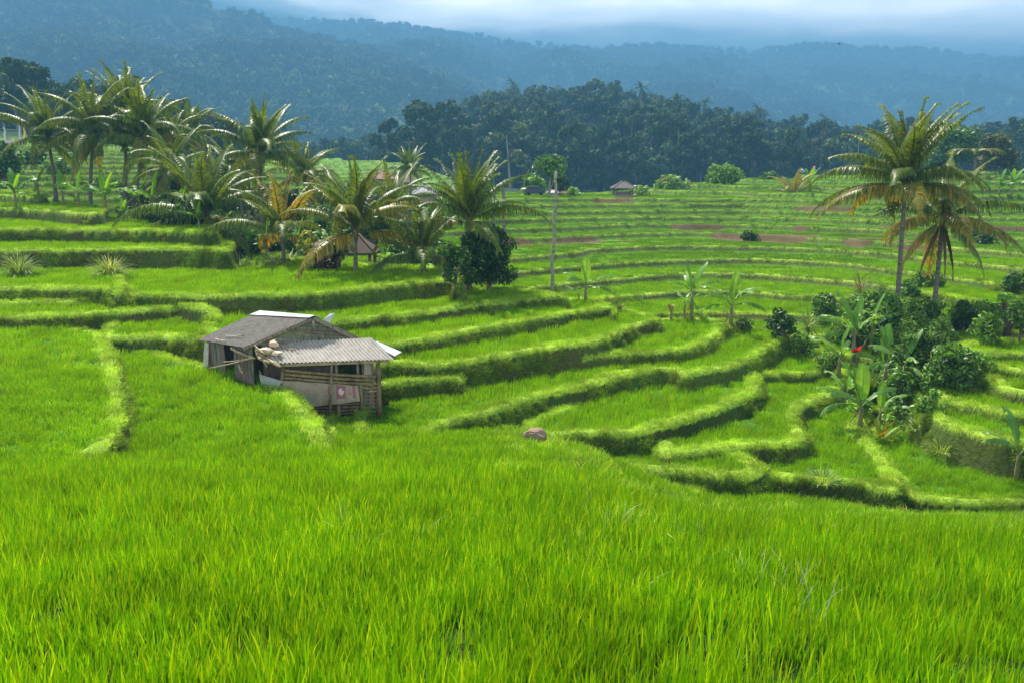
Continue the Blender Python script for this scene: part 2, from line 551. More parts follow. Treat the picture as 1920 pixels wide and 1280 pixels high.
def terr(X, Y, full=False):
    """Ground height; also bund (grassy lip) and riser masks."""
    X = np.asarray(X, float); Y = np.asarray(Y, float)
    a = X / np.maximum(Y, .5)
    # near slope
    c = 0.0022 * sstep(-0.02, 0.26, a) + 0.0008 * sstep(.3, .5, a)
    wob = fbm(X / 5, Y / 5, 5, 3)
    zs = -1.9 - 0.235 * Y - c * Y * Y + wob * 0.12 - 0.03 * np.clip(-a - .3, 0, 1) * Y
    zs = zs - 0.60 * sstep(.02, .26, a) * sstep(8, 19, Y)
    st = 0.62
    # contours of the near slope run down to the right, as the light bund lines do
    q = (zs + 0.30 * wob - 0.17 * np.maximum(X, 0)) / st
    fr = q - np.floor(q)
    g = 0.25 / st
    dist_up = (1 - fr) / g           # metres to the next step up
    zq = (np.floor(q) + np.clip(1 - dist_up / 0.35, 0, 1)) * st
    z = zs + (zq - q * st) * 0.45 + 0.14
    bund = ((fr / g) < 0.28) * sstep(-0.10, 0.05, a) * sstep(9, 12, Y) * (vnoise(X / 3, Y / 3, 77) > .35)
    riser = np.zeros_like(z)
    fore = np.ones_like(z)
    pid = np.full(z.shape, 99)
    # far terraces
    zr = zfar_raw(X, Y)
    e = 0.25
    gx = (zfar_raw(X + e, Y) - zfar_raw(X - e, Y)) / (2 * e)
    gy = (zfar_raw(X, Y + e) - zfar_raw(X, Y - e)) / (2 * e)
    gz = np.sqrt(gx * gx + gy * gy) + 0.012
    u = np.interp(zr, _ZU, _UU)
    du = np.interp(zr + 0.05, _ZU, _UU) - u
    gu = gz * du / 0.05
    k = np.floor(u)
    fr2 = u - k
    d_next = (1 - fr2) / gu
    z0 = np.interp(k, _UU, _ZU); z1 = np.interp(k + 1, _UU, _ZU)
    rw = 0.32 + 0.14 * vnoise(X / 2, Y / 2, 21)
    t = np.clip(1 - d_next / rw, 0, 1)
    zf = z0 + (z1 - z0) * t
    d_lip = fr2 / gu
    bf = (d_lip < 0.25 + .3 * vnoise(X / 3, Y / 3, 45))
    zf = zf + 0.12 * bf
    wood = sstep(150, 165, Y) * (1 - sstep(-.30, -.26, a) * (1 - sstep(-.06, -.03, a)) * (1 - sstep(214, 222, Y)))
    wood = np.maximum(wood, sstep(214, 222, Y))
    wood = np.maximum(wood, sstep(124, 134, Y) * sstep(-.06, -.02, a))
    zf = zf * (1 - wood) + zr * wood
    w = zf > z
    z = np.where(w, zf, z); bund = np.where(w, bf, bund); riser = np.where(w, t, riser)
    fore = np.where(w, 0, fore)
    wood = np.where(w, wood, 0)
    pid = np.where(w, (k.astype(int) * 7 + 100), pid)
    # traced terraces
    wig = fbm(X / 1.4, Y / 1.4, 31, 3) * 0.24 + fbm(X / .45, Y / .45, 37, 2) * 0.05
    for i, (nm, zk, P, lo, hi) in enumerate(TPOLY):
        m = (X > lo[0]) & (X < hi[0]) & (Y > lo[1]) & (Y < hi[1])
        if not m.any():
            continue
        idx = np.nonzero(m)
        s = sdist(P, X[idx], Y[idx]) + wig[idx]
        wb = 0.26 + 0.44 * vnoise(X[idx] / 1.8, Y[idx] / 1.8, 43)
        lip = 0.14 * sstep(-0.02, 0.15, s) * (1 - sstep(wb - .1, wb + .15, s))
        if nm in ('L1', 'L2'):
            lip = lip * 0.3
        h = np.where(s > 0, zk + lip, zk + s * 2.8)
        cur = z[idx]
        win = h > cur
        z[idx] = np.where(win, h, cur)
        bund[idx] = np.where(win, (s > 0) & (s < wb), bund[idx])
        riser[idx] = np.where(win, (s <= 0) * 1.0, riser[idx])
        fore[idx] = np.where(win, 0, fore[idx])
        wood[idx] = np.where(win, 0, wood[idx])
        pid[idx] = np.where(win & (s > 0), i, pid[idx])
    if full:
        return z, bund * 1.0, riser, wood, pid, fore
    return z


def hit(x, y, dmin=3.0, dmax=420.0):
    """Ground point seen at photo pixel (x, y)."""
    u, v = (x - 960.0) / F, (640.0 - y) / F
    dy = CP + v * SP
    dz = (-SP + v * CP) / dy
    D = np.exp(np.linspace(math.log(dmin), math.log(dmax), 2600))
    X = u / dy * D
    g = terr(X, D)
    below = np.nonzero(dz * D <= g)[0]
    if len(below) == 0:
        return None
    i = below[0]
    return Vector((X[i], D[i], g[i]))


def gz(x, y):
    return float(terr(np.array([x]), np.array([y]))[0])
# ------------------------------------------------------------------ ground sheet
def ground_mat():
    m = bpy.data.materials.new('terrace_ground')
    m.use_nodes = True
    t = m.node_tree
    t.nodes.clear()
    out = nd(t, 'ShaderNodeOutputMaterial')
    p = nd(t, 'ShaderNodeBsdfPrincipled')
    p.inputs['Roughness'].default_value = 0.9
    p.inputs['Specular IOR Level'].default_value = 0.1
    at = nd(t, 'ShaderNodeAttribute', attribute_name='Col')
    g = nd(t, 'ShaderNodeNewGeometry')
    n1 = nd(t, 'ShaderNodeTexNoise', i_Scale=9.0, i_Detail=6.0, i_Roughness=0.7)
    n2 = nd(t, 'ShaderNodeTexNoise', i_Scale=0.35, i_Detail=4.0)
    t.links.new(g.outputs['Position'], n1.inputs['Vector'])
    t.links.new(g.outputs['Position'], n2.inputs['Vector'])
    c = mixc(t, 1.0, at.outputs['Color'], ramp(t, [(0.25, 0.45), (0.75, 1.5)], n1.outputs['Fac']), 'MULTIPLY')
    c = mixc(t, 1.0, c, ramp(t, [(0.3, (.78, .84, .8)), (0.7, (1.2, 1.12, 1.1))], n2.outputs['Fac']), 'MULTIPLY')
    t.links.new(c, p.inputs['Base Color'])
    b = nd(t, 'ShaderNodeBump')
    b.inputs['Strength'].default_value = 0.8
    b.inputs['Distance'].default_value = 0.08
    t.links.new(n1.outputs['Fac'], b.inputs['Height'])
    t.links.new(b.outputs[0], p.inputs['Normal'])
    t.links.new(p.outputs[0], out.inputs['Surface'])
    return m


M_GROUND = ground_mat()
rows = list(np.exp(np.arange(math.log(0.9), math.log(13), 0.011))) + list(np.arange(13, 46, 0.055)) + list(np.exp(np.arange(math.log(46), math.log(132), 0.0028))) + list(np.exp(np.arange(math.log(132.3), math.log(450), 0.006)))
rows += [470, 520, 600, 800, 1200, 2000, 3500, 6000]
rows = np.array([-60, -20, -6, -1, 0.4] + rows)
acol = np.concatenate([np.linspace(-1.19, -.76, 30), np.linspace(-.75, .75, 760), np.linspace(.76, 1.19, 30)])
# rows near or behind the camera use a constant width so that the sheet also runs under and past it
yw = np.maximum(rows, 2.0)
GX = acol[None, :] * yw[:, None]
GX[:, 0] = np.minimum(GX[:, 0], -60); GX[:, -1] = np.maximum(GX[:, -1], 60)
GY = np.repeat(rows[:, None], len(acol), 1)
gzv, gb, gr, gw, gp, gf = [a.reshape(GX.shape) for a in terr(GX.ravel(), np.maximum(GY, 0.5).ravel(), True)]
gzv = gzv + 0.07 * (fbm(GX / .5, GY / .5, 11, 3)) * (GY < 120)
far = sstep(450, 1200, GY)
gzv = gzv * (1 - far) + (-14) * far
DIRT = []          # (pixel outline centre, half sizes in metres along x, y)
for (x0, x1, y0, wd) in [(1375, 1500, 444, 2.2), (1480, 1660, 448, 1.1), (1600, 1760, 452, .8), (1265, 1345, 424, .9), (950, 1180, 452, .5),
                         (1500, 1700, 424, .7), (1820, 1920, 425, 1.0), (1500, 1590, 396, .9), (1700, 1900, 470, .5), (1300, 1340, 371, 1.0), (1120, 1180, 381, .6)]:
    P0, P1 = hit(x0, y0), hit(x1, y0)
    if P0 and P1:
        DIRT.append((P0, P1, wd))
dirt = np.zeros(GX.shape)
for P0, P1, wd in DIRT:
    ex, ey = P1.x - P0.x, P1.y - P0.y
    L2 = ex * ex + ey * ey
    t = np.clip(((GX - P0.x) * ex + (GY - P0.y) * ey) / L2, 0, 1)
    dd = np.hypot(GX - P0.x - t * ex, GY - P0.y - t * ey) + fbm(GX / 2, GY / 2, 51, 3) * 1.6
    dirt = np.maximum(dirt, 1 - sstep(wd * .8, wd * 1.1, dd))
nA = vnoise(GX / .9, GY / .9, 61)[..., None]
nB = vnoise(GX / 7, GY / 7, 63)[..., None]
paddy = np.array([0.085, 0.20, 0.006]) * (0.7 + .6 * nB)
farp = np.array([0.100, 0.225, 0.012]) * (0.75 + .5 * nB)
fk = sstep(45, 80, GY)[..., None]
paddy = paddy * (1 - fk) + farp * fk
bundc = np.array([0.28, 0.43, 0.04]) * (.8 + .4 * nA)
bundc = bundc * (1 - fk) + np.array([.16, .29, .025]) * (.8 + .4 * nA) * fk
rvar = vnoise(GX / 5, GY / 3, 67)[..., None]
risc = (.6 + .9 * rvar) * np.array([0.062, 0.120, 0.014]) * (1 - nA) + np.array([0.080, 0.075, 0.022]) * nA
dirtc = np.array([0.125, 0.090, 0.042]) * (.7 + .6 * nA)
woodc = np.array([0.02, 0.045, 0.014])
mud = (gf * (1 - sstep(22, 30, GY)))[..., None]
C = paddy * (1 - mud) + np.array([.035, .070, .008]) * mud
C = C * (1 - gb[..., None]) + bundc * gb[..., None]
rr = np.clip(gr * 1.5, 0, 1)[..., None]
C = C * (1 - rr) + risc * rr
C = C * (1 - dirt[..., None]) + dirtc * dirt[..., None]
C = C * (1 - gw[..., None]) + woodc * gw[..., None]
nr, nc = GX.shape
ii = (np.arange(nr - 1)[:, None] * nc + np.arange(nc - 1)[None, :]).ravel()
Q = np.stack([ii, ii + 1, ii + nc + 1, ii + nc], 1)
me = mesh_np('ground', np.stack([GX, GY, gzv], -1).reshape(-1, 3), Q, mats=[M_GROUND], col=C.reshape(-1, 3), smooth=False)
ground = link(bpy.data.objects.new('ground', me))
tag(ground, kind='structure', label='terraced rice land stepping down the slope and up the far side of the valley')


def dirt_at(x, y):
    for P0, P1, wd in DIRT:
        ex, ey = P1.x - P0.x, P1.y - P0.y
        t = min(1, max(0, ((x - P0.x) * ex + (y - P0.y) * ey) / (ex * ex + ey * ey)))
        if math.hypot(x - P0.x - t * ex, y - P0.y - t * ey) < wd:
            return True
    return False


# ------------------------------------------------------------------ mountains
def mountain_mat():
    m = bpy.data.materials.new('forested_mountain')
    m.use_nodes = True
    t = m.node_tree
    t.nodes.clear()
    out = nd(t, 'ShaderNodeOutputMaterial')
    p = nd(t, 'ShaderNodeBsdfPrincipled')
    p.inputs['Roughness'].default_value = 0.95
    p.inputs['Specular IOR Level'].default_value = 0.05
    g = nd(t, 'ShaderNodeNewGeometry')
    n1 = nd(t, 'ShaderNodeTexNoise', i_Scale=0.012, i_Detail=7.0, i_Roughness=0.65)
    n2 = nd(t, 'ShaderNodeTexVoronoi', i_Scale=0.09)
    t.links.new(g.outputs['Position'], n1.inputs['Vector'])
    t.links.new(g.outputs['Position'], n2.inputs['Vector'])
    c = ramp(t, [(0.3, (0.016, 0.035, 0.012)), (0.5, (0.035, 0.06, 0.02)), (0.68, (0.12, 0.14, 0.05))], n1.outputs['Fac'])
    c = mixc(t, 1.0, c, ramp(t, [(0.0, 1.35), (0.8, 0.55)], n2.outputs['Distance']), 'MULTIPLY')
    t.links.new(c, p.inputs['Base Color'])
    t.links.new(p.outputs[0], out.inputs['Surface'])
    return m


M_MTN = mountain_mat()
MTN_PTS = []


def mountain(label, ridge, d0, d1, base_z, seed, rough=1.0, dens=None):
    """Forest-clad ridge: rises from depth d0 to a crest at d1 whose line passes behind the given photo pixels, then falls away."""
    xs = np.linspace(-900, 2900, 420)
    yr = np.interp(xs, [r[0] for r in ridge], [r[1] for r in ridge])
    A = (xs - 960) / F
    T = np.linspace(0, 1.35, 130)
    zc = np.array([px(x, y, d1).z for x, y in zip(xs, yr)])
    ax = A[None, :] + 0 * T[:, None]
    yy = d0 + (d1 - d0) * np.minimum(T, 9)[:, None] + 0 * A[None, :]
    tt = T[:, None] + 0 * A[None, :]
    prof = np.where(tt < 1, np.power(np.clip(tt, 0, 1), 1.15), 1 - (tt - 1) * 2.2)
    xx = ax * yy
    gul = fbm(xx / 190, yy / 420, seed, 4)
    z = base_z + (zc[None, :] - base_z) * prof
    env = np.clip(np.sin(np.clip(tt, 0, 1) * math.pi), 0, 1) ** .7
    z = z + gul * 0.5 * (zc[None, :] - base_z) * env * rough
    z = z + fbm(xx / 45, yy / 45, seed + 5, 3) * 9 * np.clip(tt * 4, 0, 1)
    V = np.stack([xx, yy, z], -1)
    nr, nc = z.shape
    ii = (np.arange(nr - 1)[:, None] * nc + np.arange(nc - 1)[None, :]).ravel()
    Q = np.stack([ii, ii + 1, ii + nc + 1, ii + nc], 1)
    o = link(bpy.data.objects.new('mountain', mesh_np('mountain', V.reshape(-1, 3), Q, mats=[M_MTN], smooth=True)))
    tag(o, label, kind='structure')
    if dens:
        r = np.random.RandomState(seed)
        n = dens
        fi = r.rand(n) * (nr - 1) * .80; fj = (0.12 + .76 * r.rand(n)) * (nc - 1)
        i0 = fi.astype(int); j0 = fj.astype(int); u = (fi - i0)[:, None]; v = (fj - j0)[:, None]
        Pp = (V[i0, j0] * (1 - u) + V[np.minimum(i0 + 1, nr - 1), j0] * u) * (1 - v) + (V[i0, np.minimum(j0 + 1, nc - 1)] * (1 - u) + V[np.minimum(i0 + 1, nr - 1), np.minimum(j0 + 1, nc - 1)] * u) * v
        ang = Pp[:, 0] / Pp[:, 1]
        keep = np.abs(ang) < .68
        MTN_PTS.append(Pp[keep])
    return o


mountain('dark forested mountain shoulder rising out of the frame at the left',
         [(-900, -40), (0, -40), (300, -25), (450, 22), (560, 62), (650, 96), (750, 122), (830, 142), (900, 172), (1000, 200), (1150, 235), (1300, 262), (1600, 275), (2900, 280)],
         560, 1400, -20, 101, 1.0, 11000)
mountain('blue forested ridge running behind the wooded knoll to the right',
         [(-900, 0), (400, 30), (700, 48), (830, 64), (960, 85), (1100, 98), (1250, 92), (1400, 100), (1500, 90), (1600, 96), (1700, 94), (1800, 110), (1920, 124), (2900, 150)],
         800, 2500, -20, 202, 1.1, 24000)
# ------------------------------------------------------------------ instancer for stuff nobody could count
def instancer(name, label, sources, P, idx, rot, scl, kind='stuff'):
    me = bpy.data.meshes.new(name)
    P = np.asarray(P, np.float32)
    me.vertices.add(len(P))
    me.vertices.foreach_set('co', P.ravel())
    a = me.attributes.new('src', 'INT', 'POINT'); a.data.foreach_set('value', np.asarray(idx, np.int32))
    a = me.attributes.new('rot', 'FLOAT_VECTOR', 'POINT'); a.data.foreach_set('vector', np.asarray(rot, np.float32).ravel())
    a = me.attributes.new('scl', 'FLOAT_VECTOR', 'POINT'); a.data.foreach_set('vector', np.asarray(scl, np.float32).ravel())
    o = link(bpy.data.objects.new(name, me))
    ng = bpy.data.node_groups.new(name, 'GeometryNodeTree')
    ng.interface.new_socket('Geometry', in_out='INPUT', socket_type='NodeSocketGeometry')
    ng.interface.new_socket('Geometry', in_out='OUTPUT', socket_type='NodeSocketGeometry')
    gi = ng.nodes.new('NodeGroupInput'); go = ng.nodes.new('NodeGroupOutput')
    jn = ng.nodes.new('GeometryNodeJoinGeometry')
    an = {}
    for nm_, dt in (('src', 'INT'), ('rot', 'FLOAT_VECTOR'), ('scl', 'FLOAT_VECTOR')):
        n = ng.nodes.new('GeometryNodeInputNamedAttribute')
        n.data_type = dt
        n.inputs['Name'].default_value = nm_
        an[nm_] = [s for s in n.outputs if s.enabled and s.name == 'Attribute'][0]
    for i, s in enumerate(sources):
        oi = ng.nodes.new('GeometryNodeObjectInfo')
        oi.inputs['Object'].default_value = s
        oi.inputs['As Instance'].default_value = False
        cmp_ = ng.nodes.new('FunctionNodeCompare')
        cmp_.data_type = 'INT'
        cmp_.operation = 'EQUAL'
        ia = [x for x in cmp_.inputs if x.enabled and x.name == 'A'][0]
        ib = [x for x in cmp_.inputs if x.enabled and x.name == 'B'][0]
        ng.links.new(an['src'], ia)
        ib.default_value = i
        ip = ng.nodes.new('GeometryNodeInstanceOnPoints')
        ng.links.new(gi.outputs[0], ip.inputs['Points'])
        ng.links.new(cmp_.outputs[0], ip.inputs['Selection'])
        ng.links.new(oi.outputs['Geometry'], ip.inputs['Instance'])
        ng.links.new(an['rot'], ip.inputs['Rotation'])
        ng.links.new(an['scl'], ip.inputs['Scale'])
        ng.links.new(ip.outputs[0], jn.inputs[0])
    ng.links.new(jn.outputs[0], go.inputs[0])
    md = o.modifiers.new('scatter', 'NODES')
    md.node_group = ng
    tag(o, label, kind=kind)
    return o


def src_obj(name, me):
    return bpy.data.objects.new(name, me)      # never linked: only a shape for the instancers


# ------------------------------------------------------------------ crowns of leaf clumps
def crown_mesh(name, lobes, n, leaf, mat, seed, cols, flat=0.6, shell=0.55, size_var=.5):
    """Leaf-sized quads spread through the outer volume of several lobes; cols = list of leaf colours."""
    r = np.random.RandomState(seed)
    w = np.array([l[3] ** 2 for l in lobes]); w = w / w.sum()
    li = r.choice(len(lobes), n, p=w)
    L = np.array(lobes)[li]
    d = r.normal(size=(n, 3)); d /= np.linalg.norm(d, axis=1)[:, None]
    rad = (shell + (1 - shell) * r.rand(n) ** .6) * (0.85 + .3 * r.rand(n))
    P = L[:, :3] + d * (L[:, 3:4] * rad[:, None]) * np.array([1, 1, L.shape[1] > 4 and 1 or flat])
    nrm = d * .6 + r.normal(size=(n, 3)) * .55 + np.array([0, 0, .45])
    nrm /= np.linalg.norm(nrm, axis=1)[:, None]
    up = r.normal(size=(n, 3))
    a = np.cross(nrm, up); a /= np.linalg.norm(a, axis=1)[:, None]
    b = np.cross(nrm, a)
    s = leaf * (1 if n < 400 else 1) * (1 - size_var / 2 + size_var * r.rand(n))[:, None]
    w2 = s * .45
    # pointed leaf: four-corner kite, drooping at its tip
    tip = P + a * s - np.array([0, 0, 1]) * s * .25
    V = np.stack([P - a * s, P + b * w2, tip, P - b * w2], 1).reshape(-1, 3)
    q = np.arange(n * 4).reshape(-1, 4)
    lobe_g = r.uniform(.65, 1.35, len(lobes)); lobe_c = r.randint(0, len(cols), len(lobes))
    ci = np.where(r.rand(n) < .55, lobe_c[li], r.randint(0, len(cols), n))
    c = np.array(cols)[ci] * ((0.75 + .5 * r.rand(n)) * lobe_g[li])[:, None]
    return mesh_np(name, V, q, mats=[mat], col=np.repeat(c, 4, 0))


M_FOREST = leaf_mat('forest_leaf', trans=0.2, rough=0.7, spec=0.1, var=0.45, noise_scale=0.03, rnd=0.45)
M_LEAF = leaf_mat('shrub_leaf', trans=0.32, rough=0.45, spec=0.28, var=0.25, noise_scale=1.2, rnd=0.1)
M_BARK = solid_mat('bark', rough=0.9, scale=6, stretch=(1, 1, .4), bump=.5)


def lobes_rand(seed, R, H, n, r0):
    q = random.Random(seed)
    out = []
    for i in range(n):
        a = q.uniform(0, 6.28); h = q.uniform(.35, 1.0)
        rr = R * math.sqrt(q.random()) * (1.15 - .6 * abs(h - .6))
        out.append((rr * math.cos(a), rr * math.sin(a), H * h, r0 * q.uniform(.6, 1.15)))
    return out


def add_trunk(me_name, me_crown, H, rad, mat, seed, limbs=4):
    pass


def joined(name, meshes):
    """One mesh datablock out of several (crown + trunk), each keeping its material."""
    import bmesh
    out = bpy.data.meshes.new(name)
    bm = bmesh.new()
    mi = 0
    for me in meshes:
        n0 = len(bm.faces)
        bm.from_mesh(me)
        bm.faces.ensure_lookup_table()
        for f in bm.faces[n0:]:
            f.material_index = mi
        out.materials.append(me.materials[0])
        mi += 1
    bm.to_mesh(out)
    bm.free()
    return out


def tree_source(seed, H, R, n, leaf, cols, trunk_col=(.16, .14, .11), ntr=1, lobes=9):
    lb = lobes_rand(seed, R, H, lobes, R * .55)
    lb = [(a, b, max(c, H * .38), d) for a, b, c, d in lb]
    cm = crown_mesh('forest_crown', lb, n, leaf, M_FOREST, seed, cols, flat=.75, shell=.4)
    mb = MB()
    q = random.Random(seed)
    mb.tube([(0, 0, -1), (q.uniform(-.2, .2), 0, H * .4), (q.uniform(-.5, .5), q.uniform(-.4, .4), H * .8)], [H * .025, H * .018, H * .008], 5, col=trunk_col)
    for l in lb[:4]:
        mb.tube([(0, 0, H * .35), (l[0] * .5, l[1] * .5, (H * .35 + l[2]) * .5), l[:3]], [H * .012, H * .008, H * .004], 4, col=trunk_col)
    return src_obj('forest_tree', joined('forest_tree', [cm, mb.data('forest_trunk', M_BARK)]))


DG = [(.030, .068, .018), (.040, .085, .022), (.062, .105, .034), (.020, .048, .016)]
LGG = [(.08, .14, .045), (.11, .15, .06), (.055, .09, .03)]
forest_src = [tree_source(1, 13, 4.2, 900, .75, DG), tree_source(2, 16, 3.6, 900, .7, DG, lobes=11), tree_source(3, 10, 4.6, 800, .7, DG),
              tree_source(4, 14, 4.0, 700, .7, LGG, trunk_col=(.3, .28, .24)), tree_source(5, 12, 3.0, 450, .6, [(.07, .08, .05), (.05, .05, .035)], trunk_col=(.35, .33, .3), lobes=12)]
# a palm shape for the far wood
def simple_palm_mesh(name, H, L, nf, mat, seed, nl=12):
    q = random.Random(seed)
    V, Qd, Cc = [], [], []
    for k in range(nf):
        az = k * 2.399 + q.uniform(-.2, .2)
        e0 = math.radians(q.choice([80, 60, 45, 25, 10, -5, -25]))
        p = Vector((0, 0, H)); el = e0
        for s in range(6):
            d = Vector((math.cos(az) * math.cos(el), math.sin(az) * math.cos(el), math.sin(el)))
            sd = Vector((-math.sin(az), math.cos(az), 0))
            p2 = p + d * (L / 6)
            wd = L * .15 * math.sin(math.pi * (s + .8) / 7)
            for sg in (-1, 1):
                for j in range(3):
                    o = p + (p2 - p) * (j / 3)
                    b = len(V)
                    V += [o, o + d * L * .05, o + d * L * .09 + sd * sg * wd - Vector((0, 0, wd * .55)), o + d * L * .06 + sd * sg * wd * .9 - Vector((0, 0, wd * .6))]
                    Qd.append((b, b + 1, b + 2, b + 3))
                    g = q.uniform(.7, 1.3)
                    Cc += [(.030 * g, .062 * g, .016 * g)] * 4
            p = p2
            el -= math.radians(16)
    cm = mesh_np(name, [tuple(v) for v in V], Qd, mats=[mat], col=Cc)
    mb = MB()
    mb.tube([(0, 0, -1), (.3, 0, H * .5), (0, 0, H)], [.22, .16, .12], 6, col=(.22, .2, .17))
    return joined(name, [cm, mb.data('t', M_BARK)])


forest_src.append(src_obj('far_palm', simple_palm_mesh('far_palm', 13, 3.6, 16, M_FOREST, 8)))
forest_src.append(src_obj('far_palm', simple_palm_mesh('far_palm', 16, 3.2, 13, M_FOREST, 18)))
r = np.random.RandomState(12)
N = 9000
a_ = r.uniform(-.72, .72, N); y_ = np.sqrt(r.uniform(150 ** 2, 520 ** 2, N))
x_ = a_ * y_
zz, b1, r1, w1, p1, f1 = terr(x_, y_, True)
keep = (w1 > .6) & ((a_ < -.28) | (y_ > 232)) & (r.rand(N) < .62)
keep &= ~((a_ > -.30) & (a_ < -.13) & (y_ < 330))
keep &= ~((a_ > -.30) & (a_ < -.06) & (y_ < 235))
keep &= ~((a_ > -.06) & (y_ < 235))
keep &= ~((a_ < -.28) & (y_ < 168))
x_, y_, zz = x_[keep], y_[keep], zz[keep]
n = len(x_)
src = r.choice(7, n, p=[.26, .2, .2, .12, .09, .08, .05])
s = r.uniform(.7, 1.2, n) * np.where(x_ / y_ < -.28, .68, 1.0)
rot = np.zeros((n, 3)); rot[:, 2] = r.uniform(0, 6.28, n); rot[:, 0] = r.normal(0, .05, n)
instancer('forest', 'dense dark forest of broad-leaved trees and palms behind the terraces', forest_src,
          np.stack([x_, y_, zz], 1), src, rot, np.stack([s, s, s * r.uniform(.85, 1.15, n)], 1))
# trees on the mountains: coarser crowns
M_MFOREST = leaf_mat('mountain_leaf', trans=0.1, rough=0.8, spec=0.05, var=0.75, noise_scale=0.009, rnd=0.6)  # broad light and dark patches in the colour imitate sun between cloud shadows
MG = [(.045, .080, .030), (.08, .115, .05), (.17, .19, .10), (.03, .055, .02)]
mtn_src = [src_obj('mountain_tree', crown_mesh('mountain_tree', lobes_rand(40 + k, 3.6, 9, 6, 2.6), 130, 1.7, M_MFOREST, 40 + k, MG, flat=.8, shell=.5)) for k in range(4)]
PP = np.concatenate(MTN_PTS)
n = len(PP)
rot = np.zeros((n, 3)); rot[:, 2] = r.uniform(0, 6.28, n)
s = r.uniform(.9, 1.9, n)
instancer('mountain_forest', 'unbroken forest covering the hazy blue mountainsides', mtn_src, PP, r.randint(0, 4, n), rot, np.stack([s, s, s], 1))

# ------------------------------------------------------------------ haze
hm = bpy.data.materials.new('haze_air')
hm.use_nodes = True
ht = hm.node_tree
ht.nodes.clear()
ho = nd(ht, 'ShaderNodeOutputMaterial')
hv = nd(ht, 'ShaderNodeVolumePrincipled')
hv.inputs['Color'].default_value = (0.145, 0.35, 0.555, 1)
hv.inputs['Density'].default_value = 0.0009
hv.inputs['Anisotropy'].default_value = 0.0
ht.links.new(hv.outputs[0], ho.inputs['Volume'])
hb = MB()
hb.box((0, 3100, 217), (13000, 6800, 474))
haze = hb.build('haze', hm)
tag(haze, 'pale blue haze hanging over the valley', kind='stuff')
# ------------------------------------------------------------------ rice and grass
M_RICE = leaf_mat('rice_leaf', trans=0.42, rough=0.6, spec=0.08, var=0.22, noise_scale=0.9, rnd=0.22, tcol=(1.25, 1.1, 0.4))
M_GRASS = leaf_mat('bank_grass_leaf', trans=0.4, rough=0.6, spec=0.12, var=0.42, noise_scale=0.9, rnd=0.3, tcol=(1.2, 1.08, 0.5))


def blades(name, n, rad, h, w, lean, curve, segs, cols, mat, seed, hvar=.35, wind=0.0):
    r = np.random.RandomState(seed)
    ang = r.uniform(0, 6.283, n); rr = rad * np.sqrt(r.rand(n))
    bx, by = rr * np.cos(ang), rr * np.sin(ang)
    hh = h * (1 - hvar + hvar * 1.3 * r.rand(n))
    az = r.uniform(0, 6.283, n)
    ln = lean * (.2 + r.rand(n)); cv = curve * r.rand(n) ** 1.5
    dx, dy = np.cos(az), np.sin(az)
    fx = r.uniform(0, 6.283, n)                 # facing of the blade
    sx, sy = np.cos(fx), np.sin(fx)
    V = []
    for k in range(segs + 1):
        t = k / segs
        off = (ln * t + cv * t ** 2.4) * hh
        zz = hh * (t - .45 * cv * t ** 3)
        wd = w * .5 * (1 - t ** 1.8) + (0 if k == segs else w * .06)
        cx, cy_ = bx + dx * off + wind * hh * t * t, by + dy * off
        if k == segs:
            V.append(np.stack([cx, cy_, zz], 1))
        else:
            V.append(np.stack([cx - sx * wd, cy_ - sy * wd, zz], 1))
            V.append(np.stack([cx + sx * wd, cy_ + sy * wd, zz], 1))
    m = len(V)
    V = np.stack(V, 1)
    b = np.arange(n) * m
    Q = [np.stack([b + 2 * k, b + 2 * k + 1, b + 2 * k + 3, b + 2 * k + 2], 1) for k in range(segs - 1)]
    T = np.stack([b + 2 * segs - 2, b + 2 * segs - 1, b + 2 * segs], 1)
    c = np.array(cols)[r.randint(0, len(cols), n)] * (.78 + .44 * r.rand(n))[:, None]
    C = np.repeat(c[:, None, :], m, 1)
    return mesh_np(name, V.reshape(-1, 3), np.concatenate(Q) if Q else None, T, mats=[mat], col=C.reshape(-1, 3))


RC = [(.185, .420, .002), (.230, .465, .002), (.130, .345, .002), (.310, .480, .004)]
GC = [(.330, .550, .036), (.400, .620, .065), (.220, .420, .020), (.460, .540, .095)]
RG = [(.165, .320, .024), (.125, .250, .016), (.240, .400, .045), (.200, .210, .045)]
near_src = [src_obj('rice', blades('rice_clump', 36, .17, .36, .0125, .13, .24, 4, RC, M_RICE, 100 + k, wind=.05)) for k in range(4)]
mid_src = [src_obj('rice', blades('rice_clump', 44, .27, .27, .019, .14, .3, 2, RC, M_RICE, 120 + k, wind=.08)) for k in range(3)]
far_src = [src_obj('rice', blades('rice_clump', 70, .62, .14, .045, .12, .2, 2, [(c[0] * .62, c[1] * .66, c[2] + .004) for c in RC], M_RICE, 140 + k)) for k in range(2)]


def scatter(y0, y1, dens, amax, seed):
    r = np.random.RandomState(seed)
    n = int(dens * amax * (y1 * y1 - y0 * y0) * (1.35 if y0 < 3 else 1))
    y = np.sqrt(r.uniform(y0 * y0, y1 * y1, n))
    x = r.uniform(-amax, amax, n) * y
    if y0 < 3:      # room beside the frame for a step to either side
        x = r.uniform(-1, 1, n) * (amax * y + 3.5)
        
    return x, y


def dirt_mask(x, y):
    m = np.zeros(x.shape, bool)
    for P0, P1, wd in DIRT:
        ex, ey = P1.x - P0.x, P1.y - P0.y
        t = np.clip(((x - P0.x) * ex + (y - P0.y) * ey) / (ex * ex + ey * ey), 0, 1)
        m |= np.hypot(x - P0.x - t * ex, y - P0.y - t * ey) + fbm(x / 2, y / 2, 51, 3) * 1.6 < wd
    return m


